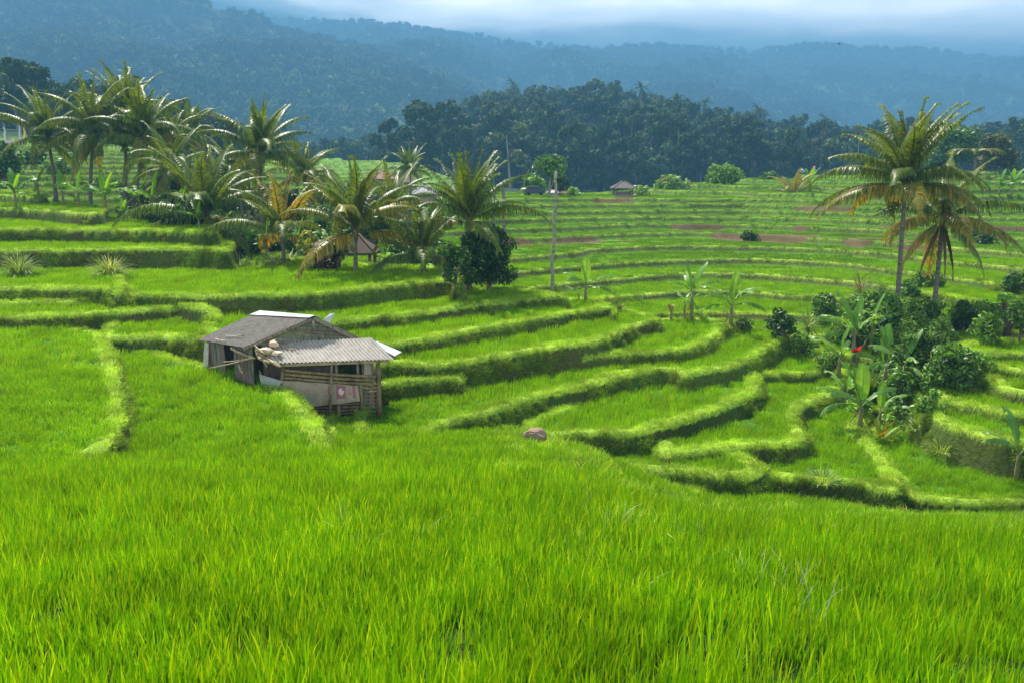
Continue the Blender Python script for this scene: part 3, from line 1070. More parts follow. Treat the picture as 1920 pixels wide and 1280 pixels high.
HUT_C = px(600, 735, 27.3)
PP, II, RR, SS = [], [], [], []
for (y0, y1, dens, off, ns, sc) in [(2.0, 26, 28, 0, 4, 1.0), (2.0, 9.5, 16, 0, 4, 1.0), (26, 60, 13, 4, 3, 1.0), (60, 138, 3.2, 7, 2, 1.0)]:
    x, y = scatter(y0, y1, dens, .72, 500 + off)
    z, b, rs, wd, pid, fr = terr(x, y, True)
    k = (b < .5) & (rs < .05) & (wd < .2) & ~dirt_mask(x, y)
    k &= ~((np.abs(x - HUT_C.x) < 2.3) & (np.abs(y - HUT_C.y) < 1.6))
    x, y, z, pid, fr = x[k], y[k], z[k], pid[k], fr[k]
    n = len(x)
    r = np.random.RandomState(off + 3)
    rot = np.zeros((n, 3)); rot[:, 2] = r.uniform(-.6, .6, n)
    pv = hash2(pid.astype(float), pid * 0.0, 5)
    s = sc * r.uniform(.8, 1.15, n)
    hs = s * np.where((fr > 0) & (y < 26), 1 - .3 * sstep(13, 20, y), np.where(y < 26, .68, 1)) * (.82 + .3 * pv + .35 * fbm(x / 2.5, y / 2.5, 71, 2)) * np.where(y > 60, .9, 1)
    PP.append(np.stack([x, y, z - .02], 1)); II.append(off + r.randint(0, ns, n)); RR.append(rot); SS.append(np.stack([s, s, hs], 1))
rice = instancer('rice_crop', 'bright green young rice standing in the flooded terraces', near_src + mid_src + far_src,
                 np.concatenate(PP), np.concatenate(II), np.concatenate(RR), np.concatenate(SS))

g_src = [src_obj('tuft', blades('grass_tuft', 34, .16, .125, .009, .5, .9, 3, GC, M_GRASS, 160 + k)) for k in range(2)]
g_src += [src_obj('tuft', blades('grass_tuft', 30, .16, .26, .012, .3, 1.1, 3, RG, M_GRASS, 170 + k)) for k in range(2)]
g_src += [src_obj('tuft', blades('grass_tuft', 40, .26, .14, .026, .5, .7, 2, [(c[0] * .6, c[1] * .65, c[2] * .6) for c in GC], M_GRASS, 180)),
          src_obj('tuft', blades('grass_tuft', 34, .26, .13, .028, .4, .8, 2, RG, M_GRASS, 190))]
PP, II, RR, SS = [], [], [], []
for (y0, y1, dens, kind) in [(2.5, 50, 46, 'n'), (50, 130, 12, 'f')]:
    x, y = scatter(y0, y1, dens, .70, 700 + int(y0))
    z, b, rs, wd, pid, fr = terr(x, y, True)
    e = .06
    gx = (terr(x + e, y) - terr(x - e, y)) / (2 * e); gy = (terr(x, y + e) - terr(x, y - e)) / (2 * e)
    sl = np.hypot(gx, gy)
    r = np.random.RandomState(5)
    isr = (rs > .02) & (rs <= 1) & (sl > .7)
    isb = ((b > .5) & ~isr)
    k = (isr | (isb & (r.rand(len(x)) < .75))) & (wd < .2) & ~dirt_mask(x, y)
    x, y, z, gx, gy, sl, isr, isb, fr = [q[k] for q in (x, y, z, gx, gy, sl, isr, isb, fr)]
    # a steep bank shows far more surface than its plan: sow several tufts up its face
    rep = np.where(isr, 4 if kind == 'n' else 1, 1)
    ix = np.repeat(np.arange(len(x)), rep)
    x, y, z, gx, gy, sl, isr, fr = [q[ix] for q in (x, y, z, gx, gy, sl, isr, fr)]
    n = len(x)
    j = np.where(isr, r.uniform(-.10, .10, n), 0)
    x2 = x + gx / (sl + 1e-6) * j; y2 = y + gy / (sl + 1e-6) * j
    t_ = r.uniform(-.14, .14, n) * isr
    x2 += -gy / (sl + 1e-6) * t_; y2 += gx / (sl + 1e-6) * t_
    z2 = terr(x2, y2)
    rot = np.zeros((n, 3))
    rot[:, 2] = np.where(isr, np.arctan2(-gy, -gx), r.uniform(0, 6.28, n))
    rot[:, 1] = np.where(isr, r.uniform(.8, 1.9, n), r.normal(0, .15, n))
    patch = vnoise(x2 / 1.3, y2 / 1.3, 81)
    light = np.where(isr, (r.rand(n) < .20 + .45 * (patch > .55)), True)
    if kind == 'n':
        src = np.where(light, r.randint(0, 2, n), 2 + r.randint(0, 2, n))
    else:
        src = np.where(light, 4, 5)
    s = r.uniform(.75, 1.25, n) * np.where(isr, .72, 1.0) * np.where((fr > 0) & ~isr, 1.7, 1.0)
    bare = isr & ((vnoise(x2 / 1.7, y2 / 1.7, 83) > .74) | ((kind == 'f') & (r.rand(n) < .8)))
    kk = ~bare
    PP.append(np.stack([x2, y2, z2 - .01], 1)[kk]); II.append(src[kk]); RR.append(rot[kk]); SS.append(np.stack([s, s, s], 1)[kk])
g_src.append(src_obj('tuft', blades('pale_blades', 6, .10, .52, .012, .35, .6, 4, [(.50, .56, .30), (.60, .62, .42), (.36, .46, .10)], M_GRASS, 200)))
rq = np.random.RandomState(88)
pts = [hit(rq.normal(x, sx), rq.normal(y, sy)) for x, y, sx, sy, k in [(1180, 1040, 110, 40, 11), (1460, 1110, 60, 30, 7), (700, 1060, 60, 50, 3), (1180, 1000, 60, 20, 3), (1450, 960, 90, 30, 6)] for _ in range(k)]
pts = np.array([tuple(p) for p in pts if p is not None])
PP.append(pts); II.append(np.full(len(pts), len(g_src) - 1)); q_ = np.zeros((len(pts), 3)); q_[:, 2] = rq.uniform(0, 6.28, len(pts)); RR.append(q_)
s_ = rq.uniform(.55, .85, len(pts)); SS.append(np.stack([s_, s_, s_], 1))
bank = instancer('bank_grass', 'shaggy pale grass along the bunds and down the terrace banks', g_src,
                 np.concatenate(PP), np.concatenate(II), np.concatenate(RR), np.concatenate(SS))
print('rice', len(rice.data.vertices), 'grass', len(bank.data.vertices))
# ------------------------------------------------------------------ coconut palms
M_FROND = leaf_mat('palm_leaf', trans=0.34, rough=0.42, spec=0.32, var=0.2, noise_scale=0.8, rnd=0.18, tcol=(1.3, 1.15, 0.35))
M_TRUNK = solid_mat('palm_trunk_bark', rough=0.85, scale=5, stretch=(1, 1, 3), bump=.6, var=.35, dark=(.07, .055, .04))
PGREEN = [(.095, .160, .010), (.120, .190, .012), (.068, .120, .010)]
PYEL = [(.36, .25, .018), (.48, .22, .016), (.26, .24, .022)]
PDEAD = [(.20, .115, .050), (.26, .16, .080), (.14, .08, .04)]


def frond_mesh(e0, bend, L, n, ll, lw, seed, yellow=0.0, dead=False, fold=.5, side=0.0):
    """One frond: curved midrib along +X with drooping leaflets on both sides."""
    q = random.Random(seed)
    S = 22
    P = [Vector((0, 0, 0))]
    D = []
    yaw = 0.0
    for i in range(S):
        t = (i + .5) / S
        el = math.radians(e0 - bend * t ** 1.35)
        yaw += side / S
        d = Vector((math.cos(el) * math.cos(yaw), math.cos(el) * math.sin(yaw), math.sin(el)))
        D.append(d)
        P.append(P[-1] + d * (L / S))
    V, Fc, Cc = [], [], []

    def at(t):
        f = min(t * S, S - 1e-4)
        i = int(f)
        return P[i].lerp(P[i + 1], f - i), D[min(i, S - 1)]
    # midrib
    prev = None
    for i in range(0, S + 1, 2):
        d = D[min(i, S - 1)]
        sd = Vector((-math.sin(side * i / S), math.cos(side * i / S), 0))
        up = sd.cross(d) * -1
        w = .05 * (1 - i / S) * (L / 4) + .010
        c = (.16, .17, .035) if not dead else (.2, .13, .07)
        b = len(V)
        V += [P[i] + sd * w, P[i] - sd * w, P[i] + up * w * .8]
        Cc += [c] * 3
        if prev is not None:
            Fc += [(prev, b, b + 1, prev + 1), (prev + 1, b + 1, b + 2, prev + 2), (prev + 2, b + 2, b, prev)]
        prev = b
    cols = PDEAD if dead else PGREEN
    for sg in (-1, 1):
        for k in range(n):
            t = .13 + .87 * (k + q.uniform(-.3, .3)) / (n - 1)
            t = min(max(t, .12), .995)
            p, d = at(t)
            prof = (math.sin(math.pi * min(1, (t + .05) * 1.05)) ** .55) * (1 - .35 * t) if t < .95 else .35
            l = ll * max(prof, .22) * q.uniform(.85, 1.1)
            if q.random() < .05:
                l *= .5
            sy = side * t
            sd = Vector((-math.sin(sy), math.cos(sy), 0)) * sg
            fwd = .28 + .55 * t
            up = Vector((0, 0, 1))
            dr = q.uniform(.6, 1.3) * fold
            a = (sd + d * fwd + up * (.22 - .2 * dr)).normalized()
            b_ = (sd * .6 + d * fwd * .8 - up * (.45 + dr)).normalized()
            c_ = (sd * .25 + d * fwd * .5 - up * (.9 + 1.2 * dr)).normalized()
            if dead:
                a = (sd * .4 + d * .6 - up * .8).normalized(); b_ = (d * .4 - up).normalized(); c_ = -up
            p1 = p + a * l * .4; p2 = p1 + b_ * l * .33; p3 = p2 + c_ * l * .27
            wv = d.cross(a)
            wv = a.cross(wv).normalized() if wv.length > 1e-3 else d
            w = lw * .5
            yk = yellow * (.35 + .65 * t) + (.0 if q.random() > yellow * .5 else .5)
            yk = min(1, max(0, yk * q.uniform(.6, 1.3)))
            g = q.choice(cols); y_ = q.choice(PYEL)
            br = q.uniform(.75, 1.25)
            c = tuple((g[i] * (1 - yk) + y_[i] * yk) * br for i in range(3))
            b = len(V)
            V += [p - wv * w * .7, p + wv * w * .7, p1 - wv * w, p1 + wv * w, p2 - wv * w * .75, p2 + wv * w * .75, p3]
            Cc += [c] * 5 + [tuple(x * (1 + .5 * yellow) for x in c)] * 2
            Fc += [(b, b + 1, b + 3, b + 2), (b + 2, b + 3, b + 5, b + 4)]
            Fc.append((b + 4, b + 5, b + 6))
    Q = [f for f in Fc if len(f) == 4]; T = [f for f in Fc if len(f) == 3]
    return mesh_np('frond', [tuple(v) for v in V], Q, T, mats=[M_FROND], col=Cc)


FR = {}
for ynm, yv in (('g', .03), ('m', .10), ('o', .34), ('y', .60)):
    FR[ynm] = {
        'spear': [frond_mesh(86, 14, 3.3, 54, .70, .05, 11, yv, fold=.15, side=.1), frond_mesh(78, 34, 3.5, 54, .85, .05, 12, yv, fold=.25, side=-.2)],
        'high': [frond_mesh(72, 42, 3.9, 56, 1.0, .058, 13, yv, fold=.35, side=.2), frond_mesh(62, 60, 4.0, 56, 1.1, .058, 14, yv, fold=.6, side=-.3)],
        'mid': [frond_mesh(46, 66, 4.1, 58, 1.2, .058, 15, yv, fold=.8, side=.2), frond_mesh(36, 84, 4.2, 58, 1.2, .058, 16, yv, fold=1.1, side=-.25)],
        'low': [frond_mesh(16, 72, 4.0, 58, 1.2, .058, 17, yv * 1.5, fold=1.2, side=.15), frond_mesh(6, 66, 4.0, 54, 1.15, .058, 18, yv * 1.8, fold=1.3, side=-.2)],
        'hang': [frond_mesh(-30, 50, 3.6, 50, 1.0, .06, 19, min(1, yv * 1.8 + .12), fold=1.2)]}
FR['dead'] = frond_mesh(-62, 26, 3.2, 36, .7, .06, 23, 0, dead=True)


def make_palm(name, label, base, top, scale, plan, yel='g', seed=1, rad=.13, group=None, cat='palm tree', wind=0.0, dead=0, dead_az=None, nuts=0, bend=.12, ground_offset=.15):
    """base, top = world points of the foot and of the crown's heart; plan = {'spear':n, ...}"""
    q = random.Random(seed)
    root = empty(name, base)
    tag(root, label, cat, group)
    T = Vector(top) - Vector(base)
    side = Vector((T.y, -T.x, 0))
    side = Vector((q.uniform(-1, 1), q.uniform(-1, 1), 0)).normalized() * T.length * bend
    pts, rd = [], []
    N = 16
    for i in range(N + 1):
        t = i / N
        p = T * t + side * (t * (1 - t)) + Vector((T.x * (t * t - t) * .5, T.y * (t * t - t) * .5, 0))
        if i == 0:
            p = p - Vector((0, 0, ground_offset))
        pts.append(p)
        r0 = rad * (1.45 if i == 0 else 1.15 if i == 1 else 1.0 - .35 * t) * (1 + .05 * (i % 2))
        rd.append(r0)
    mb = MB()
    mb.tube(pts, rd, 9, col=(.17, .15, .12))
    mb.build('trunk', M_TRUNK, root, True)
    # fibrous heart where the stalks meet
    hb_ = MB()
    hb_.tube([T - Vector((0, 0, .35 * scale)), T, T + Vector((0, 0, .35 * scale)), T + Vector((0, 0, .7 * scale))], [rad * .75, rad * 1.35, rad * 1.0, rad * .3], 8, col=(.20, .15, .08))
    hb_.build('crown_heart', M_TRUNK, root, True)
    k = 0
    for key in ('spear', 'high', 'mid', 'low', 'hang'):
        n = plan.get(key, 0)
        for i in range(n):
            az = k * 2.39996 + q.uniform(-.3, .3)
            k += 1
            yy = yel
            if yel == 'o': yy = {'spear': 'g', 'high': q.choice('gmo'), 'mid': 'o', 'low': 'o', 'hang': 'y'}[key]
            if yel == 'm' and key in ('low', 'hang') and q.random() < .7: yy = 'o'
            if yel == 'g' and key in ('low', 'hang') and q.random() < .45: yy = 'm'
            if yel == 'y' and key in ('mid', 'high') and q.random() < .55: yy = 'm'
            me = q.choice(FR[yy][key])
            o = link(bpy.data.objects.new('frond', me), root)
            o.location = T + Vector((0, 0, .12 * scale * {'spear': 4, 'high': 3, 'mid': 2, 'low': 1, 'hang': 0}[key] / 2))
            s = scale * q.uniform(.85, 1.08)
            o.scale = (s, s * q.choice([-1, 1]) if False else s, s)
            o.rotation_euler = (q.uniform(-.15, .15), q.uniform(-.08, .08) , az)
            if wind and key in ('high', 'mid', 'low') and math.cos(az) < -.3:
                o.rotation_euler = (q.uniform(-.15, .15), -wind * .3, az)
    for i in range(dead):
        o = link(bpy.data.objects.new('dead_frond', FR['dead']), root)
        o['label'] = 'brown withered frond hanging against the trunk'
        o.location = T
        az = (dead_az[i] if dead_az else q.uniform(0, 6.28))
        s = scale * q.uniform(.75, 1.0)
        o.scale = (s, s, s)
        o.rotation_euler = (0, 0, az)
    for i in range(nuts):
        mbn = MB()
        a = i * 2.1
        c = T + Vector((math.cos(a) * rad * 1.9, math.sin(a) * rad * 1.9, -.12 * scale - .1 * (i % 2)))
        mbn.tube([c + Vector((0, 0, .13)), c + Vector((0, 0, .06)), c, c - Vector((0, 0, .07)), c - Vector((0, 0, .12))], [.02, .09, .11, .09, .02], 8, col=(.16, .20, .03))
        mbn.build('coconut', M_TRUNK, root, True)
    return root


def palm_px(name, label, bx, by, tx, ty, d=None, **kw):
    """Palm whose foot stands on the ground seen at (bx, by) (or at depth d) and whose crown heart is seen at (tx, ty)."""
    if d is None:
        B = hit(bx, by)
    else:
        B = px(bx, by, d)
        B.z = gz(B.x, B.y)
    T = px(tx, ty, B.y + kw.pop('dd', 0.0))
    return make_palm(name, label, B, T, **kw)


GRV = 'coconut palms growing in the grove on the left'
big = dict(spear=4, high=8, mid=8, low=7, hang=2)
med = dict(spear=3, high=7, mid=8, low=6, hang=1)
young = dict(spear=3, high=7, mid=6, low=5, hang=0)
P = palm_px
P('coconut_palm', 'tall lone coconut palm at the right with a straight grey trunk and full crown', 1677, 636, 1697, 352, scale=1.06, plan=dict(spear=5, high=12, mid=8, low=8, hang=0), yel='m', seed=5, rad=.125, nuts=5, bend=.02)
P('coconut_palm', 'lower coconut palm with brown hanging fronds just behind the tall lone palm', 1750, 592, 1768, 415, scale=.98, plan=dict(spear=0, high=4, mid=6, low=7, hang=3), yel='m', seed=9, rad=.13, dead=4, dead_az=[3.0, 2.6, .2, -1.6], bend=.03)
P('coconut_palm', 'dark green coconut palm with upright crown beside the round bushy tree', 880, 548, 879, 424, scale=.94, plan=dict(spear=7, high=11, mid=4, low=2, hang=0), yel='g', seed=11, rad=.12, bend=.03)
P('coconut_palm', 'young coconut palm with orange tinged fronds behind the purple shrub', 667, 512, 667, 440, scale=1.05, plan=dict(spear=4, high=9, mid=7, low=2, hang=0), yel='o', seed=12, rad=.11, bend=.02)
P('coconut_palm', 'short coconut palm with splayed lower fronds left of the round bushy tree', 795, 514, 794, 484, scale=.88, plan=dict(spear=3, high=6, mid=3, low=2, hang=0), yel='g', seed=13, rad=.13, bend=.02)
P('coconut_palm', 'slim young coconut palm with yellow topmost fronds at the end of the grove', 532, 472, 530, 446, scale=1.0, plan=dict(spear=4, high=6, mid=3, low=2), yel='y', seed=14, rad=.12, bend=.02, d=47)
P('coconut_palm', 'broad young coconut palm with one bright upright frond standing low in the grove', 388, 446, 389, 415, scale=1.22, plan=dict(spear=4, high=8, mid=4, low=4), yel='g', seed=15, rad=.14, group=None, bend=.02, d=50)
P('coconut_palm', 'tallest dark coconut palm rising above the grove between the two young palms', 492, 440, 490, 292, scale=1.0, plan=big, yel='g', seed=16, rad=.14, bend=.05, d=58)
P('coconut_palm', 'leftmost coconut palm of the grove with a thin leaning trunk', 106, 386, 90, 262, scale=1.0, plan=med, yel='g', seed=17, rad=.13, bend=.08, d=62)
P('coconut_palm', 'second coconut palm from the left with a straight trunk and drooping fronds', 170, 396, 176, 252, scale=1.02, plan=big, yel='g', seed=18, rad=.13, bend=.04, d=60)
P('coconut_palm', 'dark trunked coconut palm with upright spear fronds third from the left', 235, 400, 238, 220, scale=1.0, plan=med, yel='g', seed=19, rad=.13, bend=.02, d=64)
P('coconut_palm', 'coconut palm with pale arching fronds right of the dark trunked one', 246, 405, 272, 262, scale=1.0, plan=big, yel='g', seed=20, rad=.13, bend=.05, d=60)
P('coconut_palm', 'strongly leaning coconut palm whose trunk slants up out of the grove', 222, 422, 322, 318, scale=.85, plan=dict(spear=1, high=3, mid=5, low=6, hang=3), yel='g', seed=21, rad=.13, bend=.1, d=55, dead=2, dead_az=[3.4, .2])
P('coconut_palm', 'small dark coconut palm behind the grove against the hazy slope', 355, 330, 355, 250, scale=.85, plan=med, yel='g', seed=22, rad=.12, bend=.02, d=78)
P('coconut_palm', 'coconut palm half hidden behind the tallest one in the grove', 455, 420, 440, 330, scale=.85, plan=med, yel='g', seed=23, rad=.12, d=66)
P('coconut_palm', 'coconut palm at the back of the grove right of the tallest one', 585, 420, 570, 335, scale=.85, plan=med, yel='m', seed=24, rad=.12, d=70)
P('coconut_palm', 'small coconut palm in front of the far bright field behind the grove', 770, 345, 770, 322, scale=.75, plan=young, yel='g', seed=25, rad=.11, d=88)
P('coconut_palm', 'half hidden coconut palm behind the orange tinged one', 735, 450, 735, 400, scale=.95, plan=young, yel='m', seed=26, rad=.11, d=62)
P('coconut_palm', 'little yellow coconut palm alone on the far terraced hillside', 1488, 386, 1489, 368, scale=.95, plan=dict(spear=1, high=6, mid=3, low=1), yel='y', seed=27, rad=.15, d=104)
P('coconut_palm', 'coconut palm silhouetted between the grove and the leaning trunk', 300, 400, 315, 270, scale=.85, plan=med, yel='g', seed=28, rad=.12, d=70)

# bare trunks and poles
def bare_trunk(label, b, t, r0, r1, d=None, name='bare_trunk', col=(.33, .31, .24)):
    B = hit(*b) if d is None else px(b[0], b[1], d)
    T = px(t[0], t[1], B.y)
    mb = MB()
    n = 14
    pts = [B + (T - B) * (i / n) + Vector((.05 * math.sin(i * 1.3), .05 * math.cos(i), -.2 if i == 0 else 0)) for i in range(n + 1)]
    base = Vector(B)
    mb.tube([p - base for p in pts], [(r0 + (r1 - r0) * i / n) * (1 + .06 * (i % 2)) for i in range(n + 1)], 9, col=col)
    o = mb.build(name, M_TRUNK, None, True)
    o.location = base
    tag(o, label, 'tree trunk')
    return o


bare_trunk('tall bare dead palm trunk leaning slightly at the edge of the terraces', (1034, 548), (1044, 322), .105, .075)
bare_trunk('thinner bare trunk standing behind the round bushy tree', (945, 500), (944, 345), .12, .08, d=52, col=(.22, .2, .17))
bare_trunk('slim bare trunk left of the dark upright palm', (925, 420), (927, 362), .1, .07, d=56, col=(.22, .2, .17))
for i, (x, yb, yt, d) in enumerate([(313, 430, 330, 56), (285, 425, 320, 62), (455, 455, 385, 56), (478, 460, 395, 58), (505, 462, 400, 60)]):
    o = bare_trunk(['pale slim trunk standing under the leaning palm', 'dark trunk just left of the pale slim one', 'leaning grey trunk in the shade of the grove',
                    'second grey trunk in the shaded middle of the grove', 'thin trunk at the right end of the shaded grove'][i], (x, yb), (x + (12 if i == 2 else 2), yt), .15, .11, d=d, col=(.25, .23, .19))
    o.location.z = gz(o.location.x, o.location.y)

# ------------------------------------------------------------------ banana plants
M_BAN = leaf_mat('banana_leaf', trans=0.42, rough=0.42, spec=0.32, var=0.15, noise_scale=1.5, rnd=0.2, tcol=(1.25, 1.15, 0.35))
M_STEM = solid_mat('banana_stem', rough=.7, scale=7, stretch=(1, 1, .3), bump=.3, var=.4, dark=(.10, .06, .03))
BG = [(.14, .30, .035), (.10, .24, .03), (.18, .34, .05)]
BY = [(.22, .42, .02), (.26, .46, .03)]


def banana_leaf(e0, bend, L, W, seed, cols, fold=.35, torn=.3):
    q = random.Random(seed)
    S = 20
    V, Fc, Cc = [], [], []
    P = Vector((0, 0, 0)); prev = None
    pts = []
    c0 = q.choice(cols)
    yaw = 0
    for i in range(S + 1):
        t = i / S
        el = math.radians(e0 - bend * t ** 1.5)
        yaw += q.uniform(-.02, .02)
        d = Vector((math.cos(el) * math.cos(yaw), math.cos(el) * math.sin(yaw), math.sin(el)))
        pts.append((Vector(P), d, t))
        P = P + d * (L / S)
    for sg in (-1, 1):
        prev = None
        droop = 0.0
        for P, d, t in pts:
            if t < .16:
                continue
            u = (t - .16) / .84
            w = W * .5 * (math.sin(math.pi * min(1, u * .93 + .05)) ** .5) * (1 if u < .97 else .3)
            sd = Vector((0, sg, 0))
            up = d.cross(Vector((0, 1, 0))) * -1
            up = Vector((-d.z, 0, d.x))
            fl = fold + droop
            if q.random() < torn:
                droop = q.uniform(-.1, .7)
                brk = True
            else:
                brk = False
            e = P + sd * w * math.cos(fl) + up * w * .25 - Vector((0, 0, 1)) * w * math.sin(fl) * 1.1 + d * w * .35
            m_ = P.lerp(e, .5) + up * w * .10
            b = len(V)
            g = q.uniform(.85, 1.15)
            c = tuple(x * g for x in c0)
            V += [P, m_, e]
            Cc += [tuple(x * 1.3 for x in c), c, tuple(x * .9 for x in c)]
            if prev is not None and not (brk and torn > .0):
                Fc += [(prev, b, b + 1, prev + 1), (prev + 1, b + 1, b + 2, prev + 2)]
            elif prev is not None:
                Fc += [(prev, b, b + 1, prev + 1)]
            prev = b
    # midrib and stalk
    prev = None
    for P, d, t in pts:
        w = .035 * (1 - t * .8)
        b = len(V)
        V += [P + Vector((0, w, 0)), P - Vector((0, w, 0)), P + Vector((-d.z, 0, d.x)) * -w]
        Cc += [(.24, .33, .09)] * 3
        if prev is not None:
            Fc += [(prev, b, b + 1, prev + 1), (prev + 1, b + 1, b + 2, prev + 2), (prev + 2, b + 2, b, prev)]
        prev = b
    return mesh_np('leaf', [tuple(v) for v in V], Fc, mats=[M_BAN], col=Cc)


BL = {'up': [banana_leaf(84, 22, 2.0, .55, 1, BG, .2, .12), banana_leaf(78, 40, 2.1, .6, 2, BG, .3, .2)],
      'upy': [banana_leaf(86, 14, 1.8, .55, 3, BY, .15, .0), banana_leaf(80, 25, 1.7, .5, 4, BY, .2, .05)],
      'mid': [banana_leaf(58, 75, 2.1, .6, 5, BG, .4, .35), banana_leaf(50, 85, 2.2, .58, 6, BG, .5, .4), banana_leaf(45, 60, 2.0, .55, 7, BG, .3, .25)],
      'low': [banana_leaf(22, 85, 1.9, .5, 8, BG, .6, .5), banana_leaf(10, 90, 1.8, .5, 9, BG, .8, .5)],
      'dead': [banana_leaf(-50, 35, 1.3, .35, 10, [(.22, .14, .07)], 1.0, .6)]}


def banana(label, base, h, plan, scale=1.0, seed=1, lean=0.0, group=None, az0=None, name='banana_plant'):
    q = random.Random(seed)
    root = empty(name, base)
    tag(root, label, 'banana plant', group)
    top = Vector((lean * h, 0, h))
    mb = MB()
    mb.tube([(0, 0, -.15), (lean * h * .3, 0, h * .4), (lean * h * .7, 0, h * .75), top], [.11 * scale, .10 * scale, .08 * scale, .05 * scale], 9, col=(.22, .21, .09))
    mb.build('stem', M_STEM, root, True)
    k = 0
    for key, n in plan:
        for i in range(n):
            me = q.choice(BL[key])
            o = link(bpy.data.objects.new('leaf' if key != 'dead' else 'dead_leaf', me), root)
            az = (az0[k] if az0 and k < len(az0) else k * 2.3 + q.uniform(-.4, .4))
            k += 1
            s = scale * q.uniform(.85, 1.1)
            o.scale = (s, s, s)
            o.location = top * (q.uniform(.88, 1.0) if key != 'dead' else q.uniform(.6, .9))
            o.rotation_euler = (0, 0, az)
    return root


def ban_px(label, x, y, hpx, plan, scale=1.0, seed=1, d=None, **kw):
    if d is None:
        B = hit(x, y)
    else:
        B = px(x, y, d); B.z = gz(B.x, B.y)
    h = hpx * B.y / F
    return banana(label, B, h, plan, scale, seed, **kw)


std = [('upy', 1), ('up', 2), ('mid', 4), ('low', 1)]
ban_px('banana plant with one glowing upright leaf beside the bare leaning trunk', 1098, 566, 26, [('upy', 1), ('up', 1), ('mid', 3), ('low', 1)], .80, 1, az0=[1.5, 2.8, 0.1, 2.6, 4.0, -.3])
ban_px('small banana sucker left of the glowing upright one', 1085, 566, 14, [('mid', 3), ('low', 1)], .45, 2)
ban_px('banana plant with dark split leaves and dry brown skirt on the middle terraces', 1296, 600, 52, [('up', 2), ('mid', 3), ('dead', 5)], .82, 3, az0=[2.6, .4, 1.6, 3.6, .2])
ban_px('pale leaved banana sucker left of the one with the brown skirt', 1283, 600, 28, [('mid', 4)], .55, 4)
ban_px('broad yellow green banana plant right of the one with the brown skirt', 1370, 608, 36, [('upy', 2), ('mid', 4), ('low', 2), ('dead', 2)], .82, 5, az0=[.9, .4, 2.9, .2, 3.6, 5.2, -.2, 3.3])
ban_px('low banana sprout standing between the two larger banana plants', 1203, 583, 12, [('upy', 2)], .35, 6)
ban_px('large banana plant with silvery arching leaves left of the tall palm', 1600, 690, 66, [('up', 2), ('mid', 5), ('low', 3), ('dead', 1)], .98, 7, az0=[2.3, .5, 3.1, 2.7, 0.1, 3.8, .9, 3.3, 2.9, -.3], lean=-.05)
ban_px('banana plant with upright pale leaves below the tall palm', 1655, 760, 78, [('up', 3), ('mid', 3), ('low', 2), ('dead', 1)], .88, 8, az0=[1.9, 1.2, 2.6, 0.2, 3.3, .6, -.2, -.5])
ban_px('bright banana plant with broad yellow green leaves at the front of the clump', 1612, 802, 44, [('upy', 2), ('up', 1), ('mid', 3), ('low', 2), ('dead', 2)], .80, 9, az0=[2.0, 1.4, 2.6, 3.1, .3, 3.6, 2.9, 3.3])
ban_px('short banana plant with a single lime leaf right of the bright front one', 1648, 806, 36, [('upy', 1), ('mid', 3), ('dead', 2)], .62, 10, az0=[1.0, .2, 3.0, 5.4])
ban_px('spindly banana plant at the right edge of the terraces', 1904, 906, 62, [('up', 1), ('mid', 3), ('low', 1)], .68, 11, az0=[2.0, 3.3, 2.7, .4, -.4])
ban_px('banana plant growing beside the little hillside palm', 1516, 383, 14, [('up', 3), ('mid', 2), ('dead', 2)], 1.1, 12, d=104)
ban_px('silvery banana clump at the right edge of the far terraces', 1895, 374, 16, [('up', 4), ('mid', 4), ('dead', 1)], 1.1, 13, d=92)
ban_px('banana plant left of the silvery clump on the far right terraces', 1872, 374, 12, [('up', 2), ('mid', 4)], 1.0, 14, d=92)
ban_px('banana sprout beside the far pavilion', 1196, 360, 6, [('upy', 1), ('mid', 4)], .6, 15, d=101)
ban_px('banana plant with drooping ragged leaves at the left edge of the clump', 1572, 712, 46, [('up', 1), ('mid', 4), ('low', 2), ('dead', 1)], .75, 21)
ban_px('banana plant crowded behind the silvery arching one', 1632, 668, 54, [('up', 1), ('mid', 4), ('low', 2), ('dead', 2)], .85, 22)
ban_px('banana plant with pale hanging leaves right of the upright pale one', 1690, 745, 62, [('up', 1), ('mid', 3), ('low', 3), ('dead', 2)], .85, 23)
ban_px('stubby banana plant with yellow leaves left of the bright front one', 1585, 770, 34, [('upy', 1), ('mid', 3), ('low', 2), ('dead', 1)], .66, 24)
qg = random.Random(44)
GB = ['far left end', 'by the leftmost palm', 'left of the second palm', 'right of the second palm', 'left of the leaning trunk', 'under the leaning palm', 'right of the pale slim trunk',
      'right of the broad young palm', 'among the grey trunks', 'left of the slim young palm', 'right of the slim young palm', 'right of the orange tinged palm', 'behind the dark upright palm', 'largest one behind the dark upright palm',
      'behind the red shrine', 'beside the thatched shelter', 'between first and second palm', 'at the foot of the leaning trunk', 'behind the leaning trunk', 'left of the broad young palm', 'behind the broad young palm', 'behind the splayed palm']
